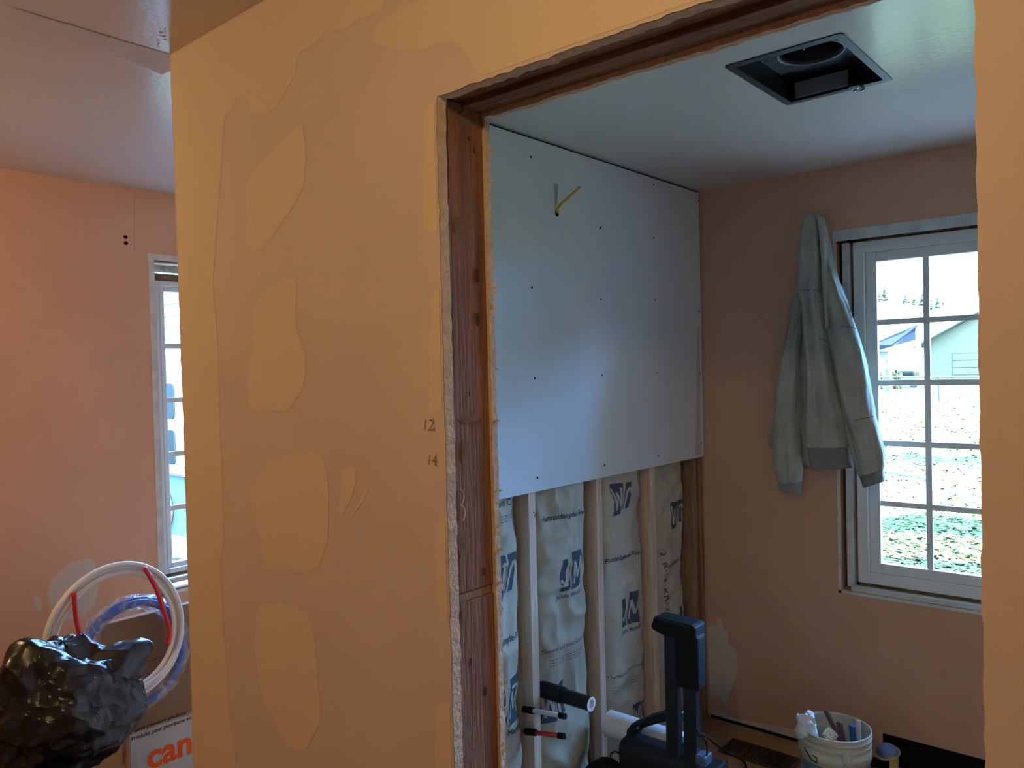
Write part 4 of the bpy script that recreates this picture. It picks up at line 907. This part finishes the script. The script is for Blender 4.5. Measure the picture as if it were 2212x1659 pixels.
# right-hand house: gable end in shade, pale roof
D2 = 66.0
u = CR * 1.0; hr = Vector((math.cos(-.12), math.sin(-.12), 0)); hb_ = Vector((-hr.y, hr.x, 0))
A = at(2001, 800, D2); A.z = GZ
def hp(s, d, z): return A + hr * s + hb_ * d + Vector((0, 0, z - GZ))
t = thing('gable_house', hp(5, 3, GZ), 'pale green house with a garage door beyond the road', 'house')
mb = MB(); zt_ = 3.1; zr = 6.3
mb.prism([hp(0, 0, GZ), hp(12, 0, GZ), hp(12, 0, zt_), hp(6, 0, zr - .2), hp(0, 0, zt_ )], hb_ * 9); mb.build('wall', M['tealwall'], t)
MB().prism([hp(-.8, -.7, zt_ - .45), hp(6, -.7, zr), hp(6, -.7, zr + .25), hp(-.8, -.7, zt_ - .2)], hb_ * 10.4).build('roof', M['roofpale'], t)
MB().prism([hp(12.8, -.7, zt_ - .45), hp(6, -.7, zr), hp(6, -.7, zr + .25), hp(12.8, -.7, zt_ - .2)], hb_ * 10.4).build('roof', M['roofpale'], t)
_ = MB().prism([hp(2.0, -.08, GZ), hp(4.4, -.08, GZ), hp(4.4, -.08, 2.1), hp(2.0, -.08, 2.1)], hb_ * .06); gdr = _.build('garage_door', M['rooft'], t)
dl = MB()
for k in range(4): MB().prism([hp(2.05, -.11, GZ + .1 + k * .58), hp(4.35, -.11, GZ + .1 + k * .58), hp(4.35, -.11, GZ + .62 + k * .58), hp(2.05, -.11, GZ + .62 + k * .58)], hb_ * .03).build('door_panel', M['tealwall'], gdr)
# left-hand house with a deep pale eave, and a green-roofed one
t = thing('eaved_house', at(1935, 800, 60), 'house with a wide sloping eave left of the green house', 'house')
e = [at(1880, 745, 58), at(1981, 699, 58), at(1983, 733, 60), at(1935, 746, 60), at(1880, 762, 60)]
MB().prism(e, Vector((0, 0, .12))).build('soffit', M['soffit'], t)
MB().prism([at(1880, 733, 57.8), at(1984, 692, 57.8), at(1984, 700, 57.8), at(1880, 744, 57.8)], CF * .3).build('fascia', M['siding'], t)
MB().prism([at(1880, 732, 58), at(1984, 691, 58), at(1990, 664, 66), at(1880, 690, 66)], (0, 0, .1)).build('roof', M['roofpale'], t)
p = at(1983, 700, 58.5); MB().box((p.x - .15, p.y - .15, GZ), (p.x + .15, p.y + .15, p.z)).build('porch_post', M['siding'], t)
t = thing('green_roof_house', at(1915, 800, 75), 'small white house with a green roof under the eave', 'house')
MB().prism([at(1870, 759, 74), at(1945, 758, 74), at(1898, 732, 77), at(1870, 720, 77)], (0, 0, .15)).build('roof', M['rooft'], t)
q = [at(1870, 759, 75), at(1942, 759, 75)]; q = [Vector((p.x, p.y, GZ)) for p in q] + [q[1], q[0]]
MB().prism(q, CF * 2).build('wall', M['siding'], t)
t = thing('street_lamp', at(1919, 822, 50), 'pale street lamp post with round globes by the road', 'lamp')
p = at(1919, 776, 50); MB().tube([(p.x, p.y, GZ), (p.x, p.y, p.z)], .22, 10).build('post', M['soffit'], t)
for px in (1912, 1926):
    q = at(px, 791, 50); MB().lathe(q, [(0, -.25), (.16, -.18), (.24, 0), (.16, .18), (0, .25)], 12).build('globe', M['siding'], t, smooth=True)
def blob(name, c, sx, sy, sz, seed, m, label, cat):
    c = Vector(c)
    return tag(MB().grid(lambda u, v: c + Vector((sx * math.cos(u * 6.2832) * math.sin(v * 3.1416), sy * math.sin(u * 6.2832) * math.sin(v * 3.1416), sz * math.cos(v * 3.1416))) * (1 + .35 * noise.noise(Vector((math.cos(u * 6.28) * 3, math.sin(u * 6.28) * 3, v * 6 + seed)))), 40, 24).build(name, m, smooth=False), label, cat)
for k, (px, py, lb) in enumerate(((1897, 803, 'clipped hedge left of the street lamp'), (1935, 803, 'clipped hedge right of the street lamp'))):
    p = at(px, py, 54); p.z = GZ + .45; blob('hedge', p, .42, .5, .75, k * 3, M['hedge'], lb, 'hedge')
t = thing('parked_car', at(1962, 822, 56), 'dark parked car beside the eaved house', 'car')
p = at(1964, 812, 56); MB().box((p.x - 1.0, p.y - .6, GZ + .25), (p.x + .7, p.y + .9, GZ + .75)).build('body', M['soffit'], t, bevel=.1); MB().box((p.x - .7, p.y - .5, GZ + .75), (p.x + .5, p.y + .8, GZ + 1.2)).build('cabin', M['darkglass'], t, bevel=.15)
for sx in (-.7, .4): MB().tube([(p.x + sx, p.y - .62, GZ + .28), (p.x + sx, p.y - .42, GZ + .28)], .28, 14).build('wheel', M['dark'], t)
# hill and conifers
hm = MB()
def hill(u, v):
    px = 1500 + 1300 * u; d = 150 + 160 * v; p = at(px, 790, d); b = at(px, 660 + 8 * math.sin(u * 30) + 20 * (u - .4) ** 2, d).z if v > .5 else 0
    top = EYE.z + (d / FPX) * (118 - 10 * math.sin(px * .011)); p.z = GZ + (top - GZ) * min(1, v * 1.6) * (1 - .25 * max(0, v - .62)); return p
hm.grid(hill, 60, 24); struct(hm.build('hillside', M['hill'], smooth=True), 'pale distant hillside')
def conifer(px, pb, pt_, d, k, lb):
    b = at(px, pb, d); top = at(px, pt_, d).z; hgt = top - b.z; t = thing('conifer', b, lb, 'tree', 'conifers on the hillside')
    MB().tube([b - Vector((0, 0, 1.5)), b + Vector((0, 0, hgt * .9))], [hgt * .03, hgt * .01], 6).build('trunk', M['hedge'], t)
    rnd = random.Random(k); cn = MB(); n = 9
    for i in range(n):
        z0 = hgt * (.08 + .86 * i / n); r = hgt * .36 * (1 - i / n) ** .8 + hgt * .02; seg = 11; h_ = hgt * .22
        vs = [b + Vector((r * rnd.uniform(.6, 1.2) * math.cos(6.283 * s / seg), r * rnd.uniform(.6, 1.2) * math.sin(6.283 * s / seg), z0 - hgt * .03 * rnd.random())) for s in range(seg)] + [b + Vector((0, 0, min(hgt, z0 + h_)))]
        cn.add(vs, [(s, (s + 1) % seg, seg) for s in range(seg)])
    cn.build('foliage', M['conifer'], t)
cl_ = ['leftmost far conifer on the hill', 'second far conifer from the left on the hill', 'tall narrow far conifer left of the middle grille bar', 'bushy far conifer beside the middle grille bar', 'far conifer hidden behind the middle grille bar', 'far conifer just right of the middle grille bar', 'small far conifer right of the middle grille bar', 'far conifer above the pale house roof', 'rightmost far conifer at the roof edge']
for k, (px, pb, pt_) in enumerate(((1900, 655, 622), (1912, 652, 618), (1957, 658, 632), (1976, 660, 637), (1994, 662, 630), (2006, 668, 634), (2013, 672, 648), (2027, 668, 640), (2038, 662, 646))):
    conifer(px, pb, pt_, 175 + k, k, cl_[k])
# trees beyond the right edge of the view, whose shade falls on the lawn
def tree(x, y, hgt, r, k, lb):
    t = thing('garden_tree', (x, y, GZ), lb, 'tree', 'garden trees shading the lawn')
    MB().tube([(x, y, GZ), (x + .1, y, GZ + hgt * .5), (x, y + .1, GZ + hgt * .8)], [.16, .12, .05], 8).build('trunk', M['hedge'], t)
    rnd = random.Random(k); cn = MB()
    for i in range(420):
        d = Vector((rnd.gauss(0, 1), rnd.gauss(0, 1), rnd.gauss(0, .8))).normalized() * r * rnd.random() ** .4; c = Vector((x, y, GZ + hgt)) + Vector((d.x, d.y * .55, d.z * .8)); s = rnd.uniform(.10, .2)
        a = Vector((rnd.gauss(0, 1), rnd.gauss(0, 1), rnd.gauss(0, 1))).normalized() * s; b = a.cross(Vector((rnd.gauss(0, 1), rnd.gauss(0, 1), rnd.gauss(0, 1)))).normalized() * s * .6
        cn.add([c - a, c - b, c + a, c + b], [(0, 1, 2, 3)])
    cn.build('foliage', M['hedge'], t)
tree(3.6, 10.4, 3.6, 1.25, 1, 'garden tree right of the bathroom window'); tree(3.2, 7.9, 2.7, 1.1, 2, 'smaller garden tree near the house corner'); tree(5.0, 17.2, 4.4, 2.2, 3, 'garden tree farther down the lawn')

# beyond the left window: lap-sided neighbour, camper, patio
NY = 6.0
t = thing('neighbour_house', (-13, NY + .5, GZ), 'white lap-sided neighbouring house outside the left window', 'house')
MB().box((-19, NY + .05, GZ), (-8.5, NY + 3, 5.2)).build('wall', M['siding'], t)
for k in range(30):
    z = GZ + .05 + k * .18
    MB().add([(-19, NY + .045, z + .19), (-8.5, NY + .045, z + .19), (-8.5, NY + .012, z), (-19, NY + .012, z), (-8.5, NY + .05, z), (-19, NY + .05, z)], [(0, 1, 2, 3), (3, 2, 4, 5)]).build('siding_board', M['siding'], t)
t = thing('camper', (-10.2, 4.9, GZ), 'pale camper with two rounded dark windows outside the left window', 'camper')
CY = 4.6
x1 = ony(CY, 392, 930).x; zt_ = ony(CY, 370, 824).z; zb_ = ony(CY, 370, 1030).z
MB().box((-12.6, CY, zb_), (x1, CY + 1.2, zt_)).build('shell', M['camper'], t, bevel=.04)
def rwin(px0, px1, p0, p1, r):
    a = ony(CY - .012, px0, p0); b = ony(CY - .012, px1, p1); P = []
    for cx, cz, a0 in ((b.x - r, a.z - r, 0), (a.x + r, a.z - r, 90), (a.x + r, b.z + r, 180), (b.x - r, b.z + r, 270)):
        P += [Vector((cx + r * math.cos(math.radians(a0 + 15 * k)), CY - .012, cz + r * math.sin(math.radians(a0 + 15 * k)))) for k in range(7)]
    MB().prism(P, (0, .02, 0)).build('window', M['darkglass'], t)
rwin(330, 376, 829, 905, .07); rwin(330, 378, 927, 1004, .07)
MB().box((-12.4, CY + .1, GZ), (x1 - .05, CY + 1.1, zb_)).build('chassis', M['soffit'], t)
for x in (-11.8, -9.9): MB().tube([(x, CY + .02, GZ + .3), (x, CY + .22, GZ + .3)], .3, 18).build('wheel', M['dark'], t)
struct(MB().box((-16, 1.0, GZ - .05), (-6.6, 4.5, GZ + .012)).build('patio', mat('weathered_patio', (0.022, 0.018, 0.011), 0.9, 0.0, var=0.1, vscale=2)), 'concrete patio outside the left window')
struct(MB().box((-6.6, -1.0, GZ - .05), (-3.51, 4.5, GZ + .02)).build('bounce_slab_room', M['bounce_pale']), 'unseen pale slab added to bounce sky light in through the left window')  # added out of view as a reflector for the left room's ceiling
struct(MB().box((-6.0, 3.52, GZ - .05), (0.85, 6.7, GZ + .02)).build('bounce_slab_bath', M['bounce_pale']), 'unseen pale slab added to bounce sky light onto the bathroom ceiling')  # added out of view to throw blue sky light up at the ceiling
